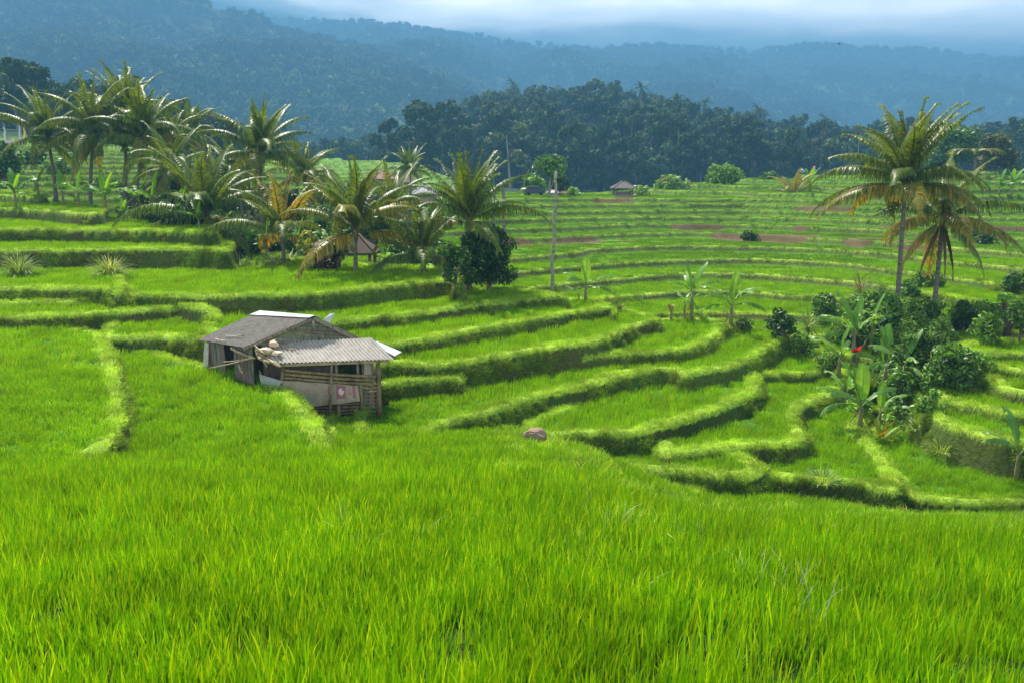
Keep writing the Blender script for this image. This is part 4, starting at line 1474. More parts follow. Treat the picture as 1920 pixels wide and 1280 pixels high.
for i, (x, y, d, s, pal) in enumerate([(30, 385, 56, .9, 1), (120, 395, 57, .8, 1), (150, 405, 55, .7, 0), (200, 415, 54, 1.0, 1), (232, 425, 53, .6, 1), (330, 430, 52, .9, 0), (345, 440, 51, .8, 0),
                                       (430, 450, 50, .8, 0), (465, 455, 50, .8, 1), (500, 460, 49, .9, 0), (560, 465, 52, .8, 0), (720, 470, 50, .7, 1), (835, 470, 46, .8, 0), (850, 440, 52, .9, 0), (620, 455, 55, .9, 0), (700, 480, 47, .7, 0),
                                       (75, 392, 60, .8, 0), (265, 425, 54, .8, 0), (290, 430, 53, .9, 0), (375, 450, 48, .7, 1), (410, 445, 53, .9, 0), (820, 455, 49, .9, 0)]):
    B = px(x, y, d); B.z = gz(B.x, B.y)
    banana('banana plant in the leafy undergrowth under the palms, ' + GB[i], B, qg.uniform(.7, 1.6) * s, [('upy', pal), ('up', 1), ('mid', 4), ('low', 1)], s, 60 + i, group='banana plants under the grove')
# ------------------------------------------------------------------ farm hut
M_WOOD = solid_mat('weathered_wood', rough=.85, scale=9, stretch=(4, 4, .6), bump=.5, var=.45, dark=(.06, .05, .04))
M_ROOF = solid_mat('mossy_grey_roof', rough=.9, scale=14, bump=.5, var=.35, dark=(.09, .085, .075))
M_SHEET = solid_mat('corrugated_cement_sheet', rough=.75, scale=6, bump=.25, var=.22, dark=(.30, .28, .24))
M_METAL = solid_mat('bright_metal_sheet', rough=.45, scale=4, bump=.1, var=.12, spec=.5)
M_BAMBOO = solid_mat('bamboo', rough=.6, scale=9, stretch=(1, 1, 1), bump=.2, var=.35, dark=(.12, .085, .04))
M_CLOTH = solid_mat('sack_cloth', rough=.9, scale=5, bump=.8, var=.18)
W = px
gray = (.20, .165, .125)
brown = (.20, .15, .10)
hut = empty('farm_hut', (px(600, 775, 26.6).x, 26.6, px(600, 775, 26.6).z))
tag(hut, 'weathered grey wooden farm hut with corrugated lean-to roof among the terraces', 'hut')
H0 = Vector(hut.location)


def part(name, mb, mat, parent=None, smooth=False, label=None):
    me = mb.data(name, mat, smooth)
    for v in me.vertices:
        v.co = v.co - H0
    o = link(bpy.data.objects.new(name, me), parent or hut)
    if label:
        o['label'] = label
    return o


AF, AB = W(590, 593, 27.0), W(487, 584, 29.6)
LF, LB = W(457, 651, 25.9), W(372, 637, 28.5)
RF = W(742, 668, 27.6)
RB = RF + (AB - AF) * .96
GZ = -7.55


def corr_sheet(a, b, c, d, ncor, depth, rows, amp_noise=0.0, col=(1, 1, 1), seed=1, thick=.012):
    """Corrugated sheet spanning a(top left) b(top right) c(bottom right) d(bottom left); ribs run top to bottom."""
    q = random.Random(seed)
    a, b, c, d = map(Vector, (a, b, c, d))
    nrm = (b - a).cross(d - a).normalized()
    if nrm.z < 0: nrm = -nrm
    N = ncor * 6
    mb = MB()
    V = []
    for i in range(rows + 1):
        t = i / rows
        for j in range(N + 1):
            u = j / N
            p = (a * (1 - u) + b * u) * (1 - t) + (d * (1 - u) + c * u) * t
            h = depth * math.sin(2 * math.pi * u * ncor)
            lap = -.012 * math.floor(u * 5)
            sag = amp_noise * math.sin(u * 5 + 1) * math.sin(t * 3)
            V.append(p + nrm * (h + sag - lap * 0))
    Fc = [(i * (N + 1) + j, i * (N + 1) + j + 1, (i + 1) * (N + 1) + j + 1, (i + 1) * (N + 1) + j) for i in range(rows) for j in range(N)]
    mb.add(V, Fc, col)
    mb.add([v - nrm * thick for v in V], [f[::-1] for f in Fc], col)
    # close the eaves edge
    k = (rows) * (N + 1)
    b0 = len(mb.v)
    mb.add([V[k + j] for j in range(N + 1)] + [V[k + j] - nrm * thick for j in range(N + 1)], [(j, j + 1, N + 2 + j, N + 1 + j) for j in range(N)], tuple(x * .5 for x in col))
    return mb


part('roof', corr_sheet(AB, AF, LF, LB, 24, .013, 8, .02, (.155, .138, .118)), M_ROOF, label='dark mossy grey roof slope')
part('roof', corr_sheet(AF, AB, RB, RF, 24, .013, 8, .02, (.15, .13, .11)), M_ROOF)
# bright ridge sheet folded over the top, with a tongue sticking out in front
mb = MB()
dL = (LF - AF).normalized(); dR = (RF - AF).normalized(); up = Vector((0, 0, .03))
a0, b0 = AF + up * 1.0, AB + up * 1.0
mb.slab([a0, b0, b0 + dL * .36 + up * .4, a0 + dL * .20 + up * .4], .008, (.50, .50, .51))
mb.slab([b0, a0, a0 + dR * .22 + up * .4, b0 + dR * .30 + up * .4], .008, (.50, .50, .51))
part('ridge_cap', mb, M_METAL, label='pale folded metal sheet along the ridge')
mb = MB()
e0 = AF + dR * .30 + Vector((0, 0, .05))
mb.slab([e0, e0 + dR * .20 + Vector((0, 0, -.03)), e0 + Vector((.30, .25, .14)), e0 + Vector((.16, .2, .13))], .01, (.50, .50, .51))
part('loose_sheet', mb, M_METAL)
mb = MB()
mb.slab([W(690, 641, 27.3), W(706, 640, 27.5), W(753, 660, 27.2), W(740, 668, 26.9)], .012, (.48, .49, .50))
part('loose_sheet', mb, M_METAL)
# gable: boards and rafters
def along(a, b, t):
    return a + (b - a) * t


back = (AB - AF).normalized() * .16
mb = MB()
for k in range(8):
    t0, t1 = .10 + k * .105, .10 + (k + 1) * .105 - .008
    l0, l1 = along(AF, LF, t0), along(AF, LF, t1)
    r0, r1 = along(AF, RF, t0), along(AF, RF, t1)
    for (pa, pb, pc, pd) in [(l0, r0, r1, l1)]:
        jit = Vector((0, .012 * (k % 2), 0))
        mb.slab([pa + back + jit, pb + back + jit, pc + back + jit, pd + back + jit], .025, tuple(x * RNG.uniform(.75, 1.15) for x in gray))
part('gable_board', mb, M_WOOD)
for (p, q_, w) in [(AF, LF, .035), (AF, RF, .055)]:
    mb = MB()
    o_ = Vector((0, 0, -.055))
    mb.beam(p + o_ + back * .2, q_ + o_ + back * .2, w, w * 2.0, (.26, .22, .16))
    part('rafter', mb, M_WOOD)
mb = MB()
mb.beam(AF + back * .5 + Vector((0, 0, -.05)), AF + back * .5 + Vector((0, 0, -.33)), .07, .06, (.34, .32, .29), up=(0, 1, 0))
part('king_post', mb, M_WOOD)
# rear purlins keep the roof on walls: left wall of upright planks
wl0, wl1 = W(388, 640, 28.1), W(474, 652, 26.1)
mb = MB()
n = 20
for k in range(n):
    t0, t1 = k / n, (k + .93) / n
    if .36 < t0 < .60:
        continue
    a, b = along(wl0, wl1, t0), along(wl0, wl1, t1)
    lean = Vector((RNG.uniform(-.02, .02), RNG.uniform(-.02, .02), 0))
    top = .0 + RNG.uniform(-.03, .03)
    A_, B_ = Vector((a.x, a.y, a.z + top)), Vector((b.x, b.y, b.z + top))
    c = tuple(x * RNG.uniform(.8, 1.35) for x in (.185, .155, .12))
    mb.slab([A_, B_, Vector((b.x, b.y, GZ)) + lean, Vector((a.x, a.y, GZ)) + lean], .022, c)
part('side_wall', mb, M_WOOD)
mb = MB()      # dark boards set in the open gap, their colour standing for its shade
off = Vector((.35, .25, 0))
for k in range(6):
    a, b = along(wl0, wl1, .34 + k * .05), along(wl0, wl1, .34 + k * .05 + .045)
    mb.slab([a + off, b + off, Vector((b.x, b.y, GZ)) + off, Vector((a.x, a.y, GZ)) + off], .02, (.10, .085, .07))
part('gap_shade_boards', mb, M_WOOD, label='dark boards standing for the shade inside the side wall opening')
# back and right walls, floor
bw0, bw1 = W(388, 640, 28.1), Vector((RB.x - .25, RB.y - .2, RB.z - .05))
mb = MB()
for k in range(16):
    a, b = along(bw0, bw1, k / 16), along(bw0, bw1, (k + .94) / 16)
    mb.slab([a, b, Vector((b.x, b.y, GZ)), Vector((a.x, a.y, GZ))], .022, tuple(x * RNG.uniform(.8, 1.2) for x in gray))
part('back_wall', mb, M_WOOD)
mb = MB()
rw0 = W(700, 668, 27.5)
for k in range(12):
    a, b = along(bw1, rw0, k / 12), along(bw1, rw0, (k + .9) / 12)
    mb.slab([a, b, Vector((b.x, b.y, GZ)), Vector((a.x, a.y, GZ))], .022, tuple(x * RNG.uniform(.6, 1.0) for x in gray))
part('end_wall', mb, M_WOOD)
# inner front wall under the lean-to: dark boards left, black opening with frame, light board
fw0, fw1 = W(492, 655, 26.5), W(700, 655, 27.4)
mb = MB()
for k in range(18):
    t0 = k / 18
    if .66 < t0 < .88:
        continue
    a, b = along(fw0, fw1, t0), along(fw0, fw1, t0 + .052)
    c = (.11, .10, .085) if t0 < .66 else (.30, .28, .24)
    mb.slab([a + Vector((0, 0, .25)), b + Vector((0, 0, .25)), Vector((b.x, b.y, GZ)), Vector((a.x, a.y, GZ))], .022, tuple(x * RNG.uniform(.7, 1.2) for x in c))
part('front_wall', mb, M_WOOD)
for x in (630, 670):
    mb = MB()
    a = W(x, 668, 26.9 + (x - 630) * .004)
    mb.beam(a, Vector((a.x, a.y, GZ)), .07, .06, (.36, .33, .28), up=(0, 1, 0))
    part('door_post', mb, M_WOOD)
# lean-to roof
PT0, PT1, PB1, PB0 = W(486, 643, 26.45), W(697, 633, 27.2), W(739, 673, 26.3), W(509, 681, 25.55)
part('porch_roof', corr_sheet(PT0, PT1, PB1, PB0, 30, .022, 5, .01, (.40, .365, .315), 3), M_SHEET, label='pale corrugated lean-to roof')
mb = MB()
mb.beam(PB0 + Vector((.15, .06, -.07)), PB1 + Vector((-.15, .06, -.07)), .06, .08, (.34, .26, .16))
part('eaves_beam', mb, M_BAMBOO)
mb = MB()
for t in (.1, .3, .5, .7, .9):
    mb.tube([along(PT0, PT1, t) + Vector((0, 0, -.05)), along(PB0, PB1, t) + Vector((0, 0, -.05))], .02, 6, col=(.25, .19, .11))
part('porch_rafter', mb, M_BAMBOO)
# posts
for (x0, y0, d0, x1, y1, d1, r_) in [(531, 683, 25.9, 527, 722, 25.8, .045), (622, 681, 26.0, 616, 762, 25.9, .035), (709, 676, 26.5, 712, 782, 26.35, .06),
                                     (634, 755, 26.15, 635, 784, 26.15, .055), (677, 720, 26.3, 678, 783, 26.3, .05), (706, 690, 26.55, 708, 782, 26.5, .045)]:
    mb = MB()
    a, b = W(x0, y0, d0), W(x1, y1, d1)
    if y1 > 750: b.z = GZ - .1
    m_ = (a + b) / 2 + Vector((.012, 0, 0))
    mb.tube([a, m_, b], [r_, r_ * 1.05, r_ * 1.1], 8, col=(.23, .165, .10))
    part('post', mb, M_BAMBOO, smooth=True)


def bamboo(a, b, r_, col=(.26, .20, .10), name='bamboo_rail'):
    mb = MB()
    n = max(4, int((b - a).length / .28))
    pts, rad = [], []
    for i in range(n + 1):
        t = i / n
        p = a + (b - a) * t + Vector((0, 0, -.02 * math.sin(math.pi * t)))
        for k, rr in ((-.012, r_), (0, r_ * 1.18), (.012, r_)):
            tt = min(1, max(0, t + k / (b - a).length))
            pts.append(a + (b - a) * tt + Vector((0, 0, -.02 * math.sin(math.pi * tt)))); rad.append(rr)
    pts2, rad2 = [pts[1]], [rad[1]]
    for p, r2 in zip(pts[2:-2], rad[2:-2]):
        if (p - pts2[-1]).length > .004:
            pts2.append(p); rad2.append(r2)
    mb.tube(pts2, rad2, 8, col=col)
    return part(name, mb, M_BAMBOO, smooth=True)


for (xa, ya, xb, yb) in [(534, 694, 706, 706), (533, 701, 704, 713), (532, 708, 702, 720)]:
    bamboo(W(xa, ya, 25.95), W(xb, yb, 26.4), .048)
# lower slats: left bay behind the post, and the open ladder-like bay at the right
for k in range(5):
    y = 758 + k * 6.0
    bamboo(W(560, y, 26.05), W(682, y - 2.5 - k * .3, 26.36), .030, (.24, .165, .095), 'slat')
for k in range(10):
    y = 712 + k * 7.2
    a, b = W(674, y + RNG.uniform(-1, 1), 26.42), W(711, y + RNG.uniform(-1, 1), 26.5)
    bamboo(a, b, .020, (.27, .21, .10), 'slat')
# grey boards behind the left bay low down
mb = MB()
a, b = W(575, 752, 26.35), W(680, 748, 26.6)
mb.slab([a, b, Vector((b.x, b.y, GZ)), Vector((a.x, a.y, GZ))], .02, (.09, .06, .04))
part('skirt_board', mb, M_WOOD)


def cloth(name, TL, TR, BR, BL, nx, ny, seed, wr, colf, label):
    V, Fc = [], []
    nrm = (TR - TL).cross(BL - TL).normalized()
    if nrm.y > 0: nrm = -nrm
    mb = MB()
    for i in range(ny + 1):
        for j in range(nx + 1):
            u, t = j / nx, i / ny
            p = (TL * (1 - u) + TR * u) * (1 - t) + (BL * (1 - u) + BR * u) * t
            w = float(fbm(np.array([u * 5 + seed]), np.array([t * 2.0]), seed, 3)[0]) * wr + wr * .4 * math.sin(u * 23 + t * 3)
            V.append(p + nrm * (w + .03) + Vector((0, 0, -.03 * math.sin(math.pi * u) * t)))
            mb.v.append(tuple(V[-1])); mb.c.append(colf(u, t))
    mb.f = [(i * (nx + 1) + j, i * (nx + 1) + j + 1, (i + 1) * (nx + 1) + j + 1, (i + 1) * (nx + 1) + j) for i in range(ny) for j in range(nx)]
    return part(name, mb, M_CLOTH, smooth=True, label=label)


def sackcol(u, t):
    """Printed rice sacks: pink panels with a pale emblem, grey letters, blue stripes on the left sack."""
    base = (.36, .29, .215)
    x = u
    if abs(x - .42) < .006: return (.30, .25, .20)
    if .08 < x < .40 and (abs(t - .62 - .12 * x) < .022 or abs(t - .72 - .12 * x) < .016): return (.12, .30, .42)
    if .60 < x < .655 and t > .08: 
        return (.34, .13, .17) if (t < .55 or t > .72) else base
    if .665 < x < .70 and .12 < t < .72 and int(t * 26) % 3 != 0: return (.30, .27, .27)
    if .715 < x < .835 and .07 < t < .74:
        dx, dt = (x - .775) / .035, (t - .38) / .17
        if dx * dx + dt * dt < 1 and not (dx > .2 and dt < -.3): return (.62, .56, .50)
        return (.34, .13, .17)
    if .86 < x < .895 and .15 < t < .60 and int(t * 22) % 3 != 0: return (.42, .18, .22)
    if .925 < x < .955 and t < .80: return (.34, .13, .17)
    return base


cloth('sack_sheet', W(528, 712, 25.86), W(671, 722, 26.28), W(675, 751, 26.2), W(520, 765, 25.8), 110, 26, 5, .05, sackcol, 'old printed rice sacks hung over the rails')
cloth('plastic_sheet', W(486, 701, 25.9), W(530, 714, 25.8), W(530, 740, 25.75), W(492, 722, 25.8), 14, 8, 9, .06, lambda u, t: (.34, .38, .36), 'thin bluish plastic sheet')
cloth('rag', W(385, 643, 28.0), W(392, 643, 27.9), W(391, 699, 27.8), W(382, 697, 27.9), 6, 12, 11, .04, lambda u, t: (.50, .47, .40), 'pale rag hanging at the rear corner')
cloth('rag', W(682, 681, 26.7), W(694, 681, 26.8), W(696, 708, 26.7), W(681, 706, 26.6), 8, 8, 12, .06, lambda u, t: (.45, .40, .36), 'grey rag hanging by the post')


def lump(name, c, r_, seed, col, lab):
    """Crumpled bundle."""
    import bmesh
    bm = bmesh.new()
    bmesh.ops.create_icosphere(bm, subdivisions=3, radius=1)
    for v in bm.verts:
        n = v.co.normalized()
        k = 1 + 1.1 * float(fbm(np.array([n.x * 2.2 + seed]), np.array([n.y * 2.2 + n.z * 1.7]), seed, 3)[0])
        v.co = Vector((n.x * r_[0] * k, n.y * r_[1] * k, n.z * r_[2] * k)) + Vector(c) - H0
    me = bpy.data.meshes.new(name)
    bm.to_mesh(me); bm.free()
    a = me.color_attributes.new('Col', 'FLOAT_COLOR', 'POINT')
    for d in a.data: d.color = (*col, 1)
    me.materials.append(M_CLOTH)
    for p in me.polygons: p.use_smooth = True
    o = link(bpy.data.objects.new(name, me), hut)
    o['label'] = lab
    return o


lump('sack_bundle', W(497, 657, 25.95), (.24, .16, .10), 3, (.55, .43, .31), 'crumpled beige sack on the lean-to roof')
lump('sack_bundle', W(513, 645, 26.2), (.16, .13, .10), 4, (.56, .44, .30), 'smaller crumpled sack higher on the roof')
lump('sack_bundle', W(517, 662, 25.9), (.16, .13, .07), 7, (.58, .49, .38), 'crumpled pale sack near the eaves')
# bundle of sticks and split bamboo poking out at the left end of the lean-to
for (xa, ya, xb, yb, d0, d1, rr) in [(478, 648, 497, 664, 25.8, 25.5, .03), (481, 660, 524, 686, 25.9, 25.45, .05), (484, 670, 506, 680, 25.7, 25.4, .04), (490, 668, 501, 688, 25.6, 25.4, .022),
                                     (434, 653, 478, 672, 26.6, 25.9, .045), (393, 690, 472, 671, 27.2, 25.6, .022), (420, 678, 462, 672, 26.7, 25.8, .016), (447, 683, 455, 700, 26.3, 26.1, .03),
                                     (486, 694, 500, 722, 25.7, 25.6, .016), (523, 651, 558, 654, 26.3, 26.2, .016), (478, 646, 482, 668, 25.9, 25.7, .02), (513, 680, 527, 687, 25.5, 25.4, .035)]:
    bamboo(W(xa, ya, d0), W(xb, yb, d1), rr, (.40, .31, .18), 'pole')
for (xa, ya, xb, yb) in [(407, 642, 424, 637), (428, 640, 457, 622)]:
    a, b = W(xa, ya, 27.6), W(xb, yb, 27.0)
    # lie on the left roof slope
    nrm = (AB - AF).cross(LF - AF).normalized()
    if nrm.z < 0: nrm = -nrm
    a = a - nrm * ((a - AF).dot(nrm) - .05); b = b - nrm * ((b - AF).dot(nrm) - .05)
    bamboo(a, b, .018, (.50, .44, .33), 'stick')


# ------------------------------------------------------------------ shrubs
DK = [(.038, .090, .014), (.052, .118, .018), (.028, .068, .012)]
MD = [(.100, .215, .022), (.130, .260, .028), (.075, .165, .018)]
LT = [(.190, .370, .040), (.250, .420, .060), (.150, .300, .030)]
FLW = (.75, .72, .66)


def shrub(label, x, y, wpx, hpx, cols, d=None, seed=1, leaf=.10, dens=1.0, name='shrub', cat='shrub', group=None, trunk=.18, flowers=None, flat=.8, shell=.45, wood=(.16, .13, .09)):
    B = hit(x, y) if d is None else px(x, y, d)
    if B is None: B = px(x, y, 60)
    B.z = gz(B.x, B.y)
    if d is not None:        # crown keeps the height it has in the photo
        pass
    s = B.y / F
    Wd, Hh = wpx * s, hpx * s
    root = empty(name, B)
    tag(root, label, cat, group)
    q = random.Random(seed)
    R = Wd / 2
    lb = []
    nl = 12 + int(min(30, Wd * Hh * 3.0))
    for i in range(nl):
        a = q.uniform(0, 6.28); h = trunk + .12 + (.74 - trunk) * (i + .5) / nl
        rr = R * .78 * math.sqrt(q.random()) * (1.15 - .9 * max(0, h - .45))
        lb.append((rr * math.cos(a), rr * math.sin(a), Hh * h, min(R, Hh * .8) * q.uniform(.30, .50)))
    area = sum(4 * math.pi * l[3] ** 2 for l in lb)
    n = int(min(9000, max(200, dens * area * .55 / (leaf * leaf))))
    cm = crown_mesh('crown', lb, n, leaf, M_LEAF, seed, cols, flat=flat, shell=shell)
    link(bpy.data.objects.new('foliage', cm), root)
    mb = MB()
    mb.tube([(0, 0, -.2), (0, 0, Hh * .25), (lb[0][0] * .4, lb[0][1] * .4, Hh * .6)], [Hh * .03 + .02, Hh * .025 + .015, .01], 6, col=wood)
    for l in lb[:5]:
        mb.tube([(0, 0, Hh * .1), (l[0] * .5, l[1] * .5, l[2] * .55), l[:3]], [.03 + Hh * .01, .02, .01], 5, col=wood)
    mb.build('stem', M_BARK, root)
    if flowers:
        fc, nf, fs = flowers
        fm = crown_mesh('flowers', [(l[0], l[1], l[2], l[3] * 1.08) for l in lb], nf, fs, M_LEAF, seed + 9, [fc], flat=flat, shell=.9)
        link(bpy.data.objects.new('flowers', fm), root)
    return root


shrub('dense dark round bushy tree with glossy leaves beside the dark upright palm', 918, 548, 96, 132, DK, seed=1, leaf=.10, name='bushy_tree', cat='tree', trunk=.05, dens=1.2)
shrub('smaller glossy leaved bush left of the dark round bushy tree', 855, 545, 60, 96, DK + MD[:1], seed=2, leaf=.09, trunk=.05)
shrub('dark compact round bush at the left end of the plants below the tall palm', 1466, 634, 54, 58, DK, seed=3, leaf=.09, trunk=.0, dens=1.3)
shrub('open mid green bush behind the strap leaved plant', 1540, 612, 60, 66, MD, seed=4, leaf=.10)
shrub('wide light green bush left of the foot of the tall palm', 1632, 646, 110, 100, MD + LT[:1], seed=5, leaf=.11)
shrub('leafy bush growing around the foot of the tall palm', 1705, 668, 80, 84, MD + LT, seed=6, leaf=.11)
shrub('lime topped bush right of the tall palm trunk', 1757, 668, 70, 78, LT + MD[:1], seed=7, leaf=.12, flowers=((.60, .55, .30), 40, .09))
shrub('dark leafy bush dotted with orange flowers below the tall palm', 1722, 720, 96, 118, DK + MD, seed=8, leaf=.10, flowers=((.75, .22, .06), 26, .07))
shrub('broad dark green bush with bluish leaves at the right of the clump', 1790, 732, 104, 96, DK[:2] + MD, seed=9, leaf=.11, trunk=.0, flowers=((.80, .72, .68), 6, .10))
shrub('low bluish fern like bush in front of the broad dark bush', 1752, 728, 70, 58, MD, seed=10, leaf=.09, trunk=0)
shrub('small bush speckled with tiny orange and white flowers', 1551, 706, 50, 52, MD + LT[:1], seed=11, leaf=.08, trunk=0, flowers=((.80, .35, .16), 22, .07))
shrub('leafy bush between the two palm trunks', 1728, 618, 74, 60, MD, seed=12, leaf=.11)
shrub('dark ragged bush right of the second palm trunk', 1806, 628, 56, 70, DK, seed=13, leaf=.10, trunk=0)
shrub('light bush spreading right of the dark ragged one', 1845, 640, 70, 58, MD + LT[:1], seed=14, leaf=.11, trunk=0)
shrub('vine covered bush at the right edge behind the terraces', 1912, 640, 60, 88, MD, seed=15, leaf=.11)
shrub('low dark shrub at the foot of the yellow green banana plant', 1388, 626, 46, 30, DK + MD, seed=16, leaf=.08, trunk=0)
shrub('creeping leafy plants spilling down the bank right of the front banana plant', 1690, 800, 80, 46, LT, seed=17, leaf=.09, trunk=0, dens=.8)
shrub('pale leafy plants below the silvery banana plant', 1640, 730, 70, 56, LT, seed=18, leaf=.10, trunk=0)
shrub('green bush filling the hollow behind the front banana plants', 1690, 760, 76, 70, MD, seed=19, leaf=.10, trunk=0)
shrub('rounded bush on the far bank right of the second palm', 1700, 560, 50, 34, MD, seed=20, leaf=.12, trunk=0)
shrub('dark bush on the bank at the far right edge', 1900, 545, 60, 32, DK + MD, seed=21, leaf=.12, trunk=0)
shrub('mossy bush on the bank between the far terraces', 1735, 540, 70, 32, MD, seed=22, leaf=.12, trunk=0)
shrub('brown grown over bank bush beside the bare soil plot', 1405, 448, 34, 20, DK, seed=23, leaf=.14, trunk=0, d=74)
shrub('dark bush at the right below the drooping fronds', 1840, 470, 50, 24, DK, seed=24, leaf=.14, trunk=0, d=68)
for i, (x, y, w, h, c, lab) in enumerate([(1502, 668, 60, 46, LT + MD, 'light bush in front of the strap leaved plant'), (1582, 640, 70, 60, MD + LT, 'fresh green bush behind the silvery banana plant'),
        (1662, 700, 60, 56, LT + MD, 'light bush tucked between the banana plants and the tall palm'), (1610, 775, 46, 34, LT, 'low light plants at the foot of the front banana plants'),
        (1862, 606, 84, 44, MD + LT, 'spreading bush on the bank right of the second palm'), (1786, 606, 60, 40, LT + MD, 'light bush just right of the second palm foot'),
        (1668, 604, 60, 52, MD, 'bush left of the tall palm trunk'), (1830, 700, 60, 40, MD + LT, 'low bush on the terrace edge right of the broad dark bush'), (1740, 770, 70, 36, LT + MD, 'creeping plants below the broad dark bush')]):
    shrub(lab, x, y, w, h, c, seed=500 + i, leaf=.10, trunk=0, dens=.8)
# far crest
shrub('small flowering shrub with pink and white blossom on the far crest', 1262, 362, 64, 26, LT, d=113, seed=30, leaf=.28, trunk=0, flowers=((.7, .35, .32), 60, .22))
shrub('pale shrub tree right of the flowering one on the far crest', 1357, 354, 58, 36, LT + MD, d=117, seed=31, leaf=.28, trunk=.1)
shrub('small open crowned tree above the bare leaning trunk', 1030, 372, 62, 80, MD + LT[:1], d=104, seed=32, leaf=.24, dens=.55, name='tree', cat='tree', trunk=.42, wood=(.25, .23, .2))
shrub('pale bush left of the small open crowned tree', 1003, 372, 46, 40, LT, d=112, seed=33, leaf=.25)
shrub('bright bush beside the parked van', 1075, 366, 34, 16, LT, d=106, seed=34, leaf=.22, trunk=0)
shrub('dark bush between the van and the small open crowned tree', 1048, 366, 40, 40, DK, d=109, seed=35, leaf=.24)
shrub('olive coloured bushy tree on the crest at the far right', 1866, 334, 66, 70, [(.10, .12, .03), (.16, .15, .04), (.05, .075, .02)], d=126, seed=36, leaf=.28, name='bushy_tree', cat='tree', trunk=.05)
shrub('mid green tree behind the crown of the tall palm', 1790, 334, 76, 88, MD, d=134, seed=37, leaf=.30, name='tree', cat='tree', trunk=.2)
shrub('pale bush just right of the far pavilion', 1203, 362, 44, 18, LT, d=106, seed=38, leaf=.2, trunk=0, flowers=((.7, .7, .66), 30, .2))
shrub('low bush left of the little hillside palm', 1440, 352, 30, 16, MD, d=122, seed=39, leaf=.25, trunk=0)
shrub('big tree partly hidden on the right side of the far crest', 1755, 334, 60, 60, MD + DK, d=138, seed=40, leaf=.3, name='tree', cat='tree', trunk=.2)
# undergrowth of the grove: dark leafy bushes, each placed by eye
gl = [(285, 425, 60, 62, DK, 57, 'dark bush in the shade left of the leaning palm trunk'), (330, 440, 90, 60, DK, 53, 'wide dark bush below the leaning palm'),
      (420, 448, 80, 62, DK, 56, 'deep green bush behind the broad young palm'), (455, 462, 60, 44, DK + MD, 51, 'low bush by the grey trunks'),
      (497, 462, 60, 50, DK, 54, 'shaded bush between the grove and the slim young palm'), (570, 470, 70, 60, MD, 56, 'green bush behind the slim young palm'),
      (610, 440, 80, 70, MD + DK, 64, 'tall bush behind the red roofed shrine'), (700, 440, 90, 64, MD + DK, 62, 'leafy thicket behind the thatched shelter'),
      (770, 440, 90, 80, MD + DK, 58, 'leafy thicket behind the splayed young palm'), (830, 460, 60, 66, MD, 52, 'bush with pale leaves left of the dark upright palm'),
      (740, 345, 60, 26, MD + DK, 92, 'tree line bush below the far houses'), (690, 345, 60, 30, DK, 96, 'dark bush left of the far houses'), (840, 370, 60, 34, MD, 90, 'bush behind the dark upright palm'),
      (905, 366, 60, 26, LT + MD, 100, 'light bush left of the parked van'), (60, 330, 50, 30, MD + DK, 98, 'rounded bush on the far left slope'), (10, 345, 60, 80, DK + MD, 84, 'dark leafy tree at the left edge'),
      (110, 338, 46, 20, MD, 92, 'small bush on the left slope between two palm trunks'), (150, 300, 60, 22, MD, 126, 'bush beside the yellow parasol'), (70, 280, 40, 16, MD, 138, 'bush right of the yellow banner'),
      (205, 360, 60, 22, MD, 84, 'grassy bush on the slope behind the dark trunked palm'), (640, 400, 70, 50, MD, 74, 'bush in the middle of the thicket'), (540, 400, 80, 60, DK + MD, 72, 'bush at the back of the grove')]
for i, (x, y, w, h, c, d, lab) in enumerate(gl):
    shrub(lab, x, y, w, h, c, d=d, seed=300 + i, leaf=.14 if d < 70 else .24, trunk=0.02, dens=.9)
for i, (x, y, w, h, c, d, lab) in enumerate([(350, 452, 70, 44, DK, 50.5, 'dark low bush at the foot of the broad young palm'), (300, 446, 50, 40, DK + MD, 52, 'low bush left of the broad young palm'),
        (525, 440, 60, 60, DK, 60, 'dark bush hidden behind the slim young palm'), (590, 470, 50, 46, MD, 50, 'bush between the two orange tinged palms'), (655, 440, 70, 60, DK + MD, 60, 'dark thicket above the thatched shelter'),
        (740, 470, 60, 40, DK + MD, 52, 'low thicket left of the splayed palm'), (790, 420, 70, 70, MD + DK, 70, 'tall thicket behind the splayed palm'), (600, 375, 70, 40, DK + MD, 86, 'far thicket right of the tallest palm'),
        (660, 370, 70, 40, MD + DK, 90, 'far thicket behind the orange tinged palm'), (820, 400, 60, 50, MD + LT, 78, 'pale thicket behind the dark upright palm'), (250, 385, 60, 50, DK + MD, 70, 'dark thicket behind the third palm trunk'),
        (330, 390, 80, 70, DK, 70, 'dark thicket behind the leaning palm'), (420, 400, 80, 70, DK + MD, 72, 'dark thicket at the centre of the grove'), (480, 400, 70, 60, DK, 70, 'dark thicket under the tallest palm')]):
    shrub(lab, x, y, w, h, c, d=d, seed=400 + i, leaf=.16 if d < 64 else .24, trunk=0.02, dens=.8)


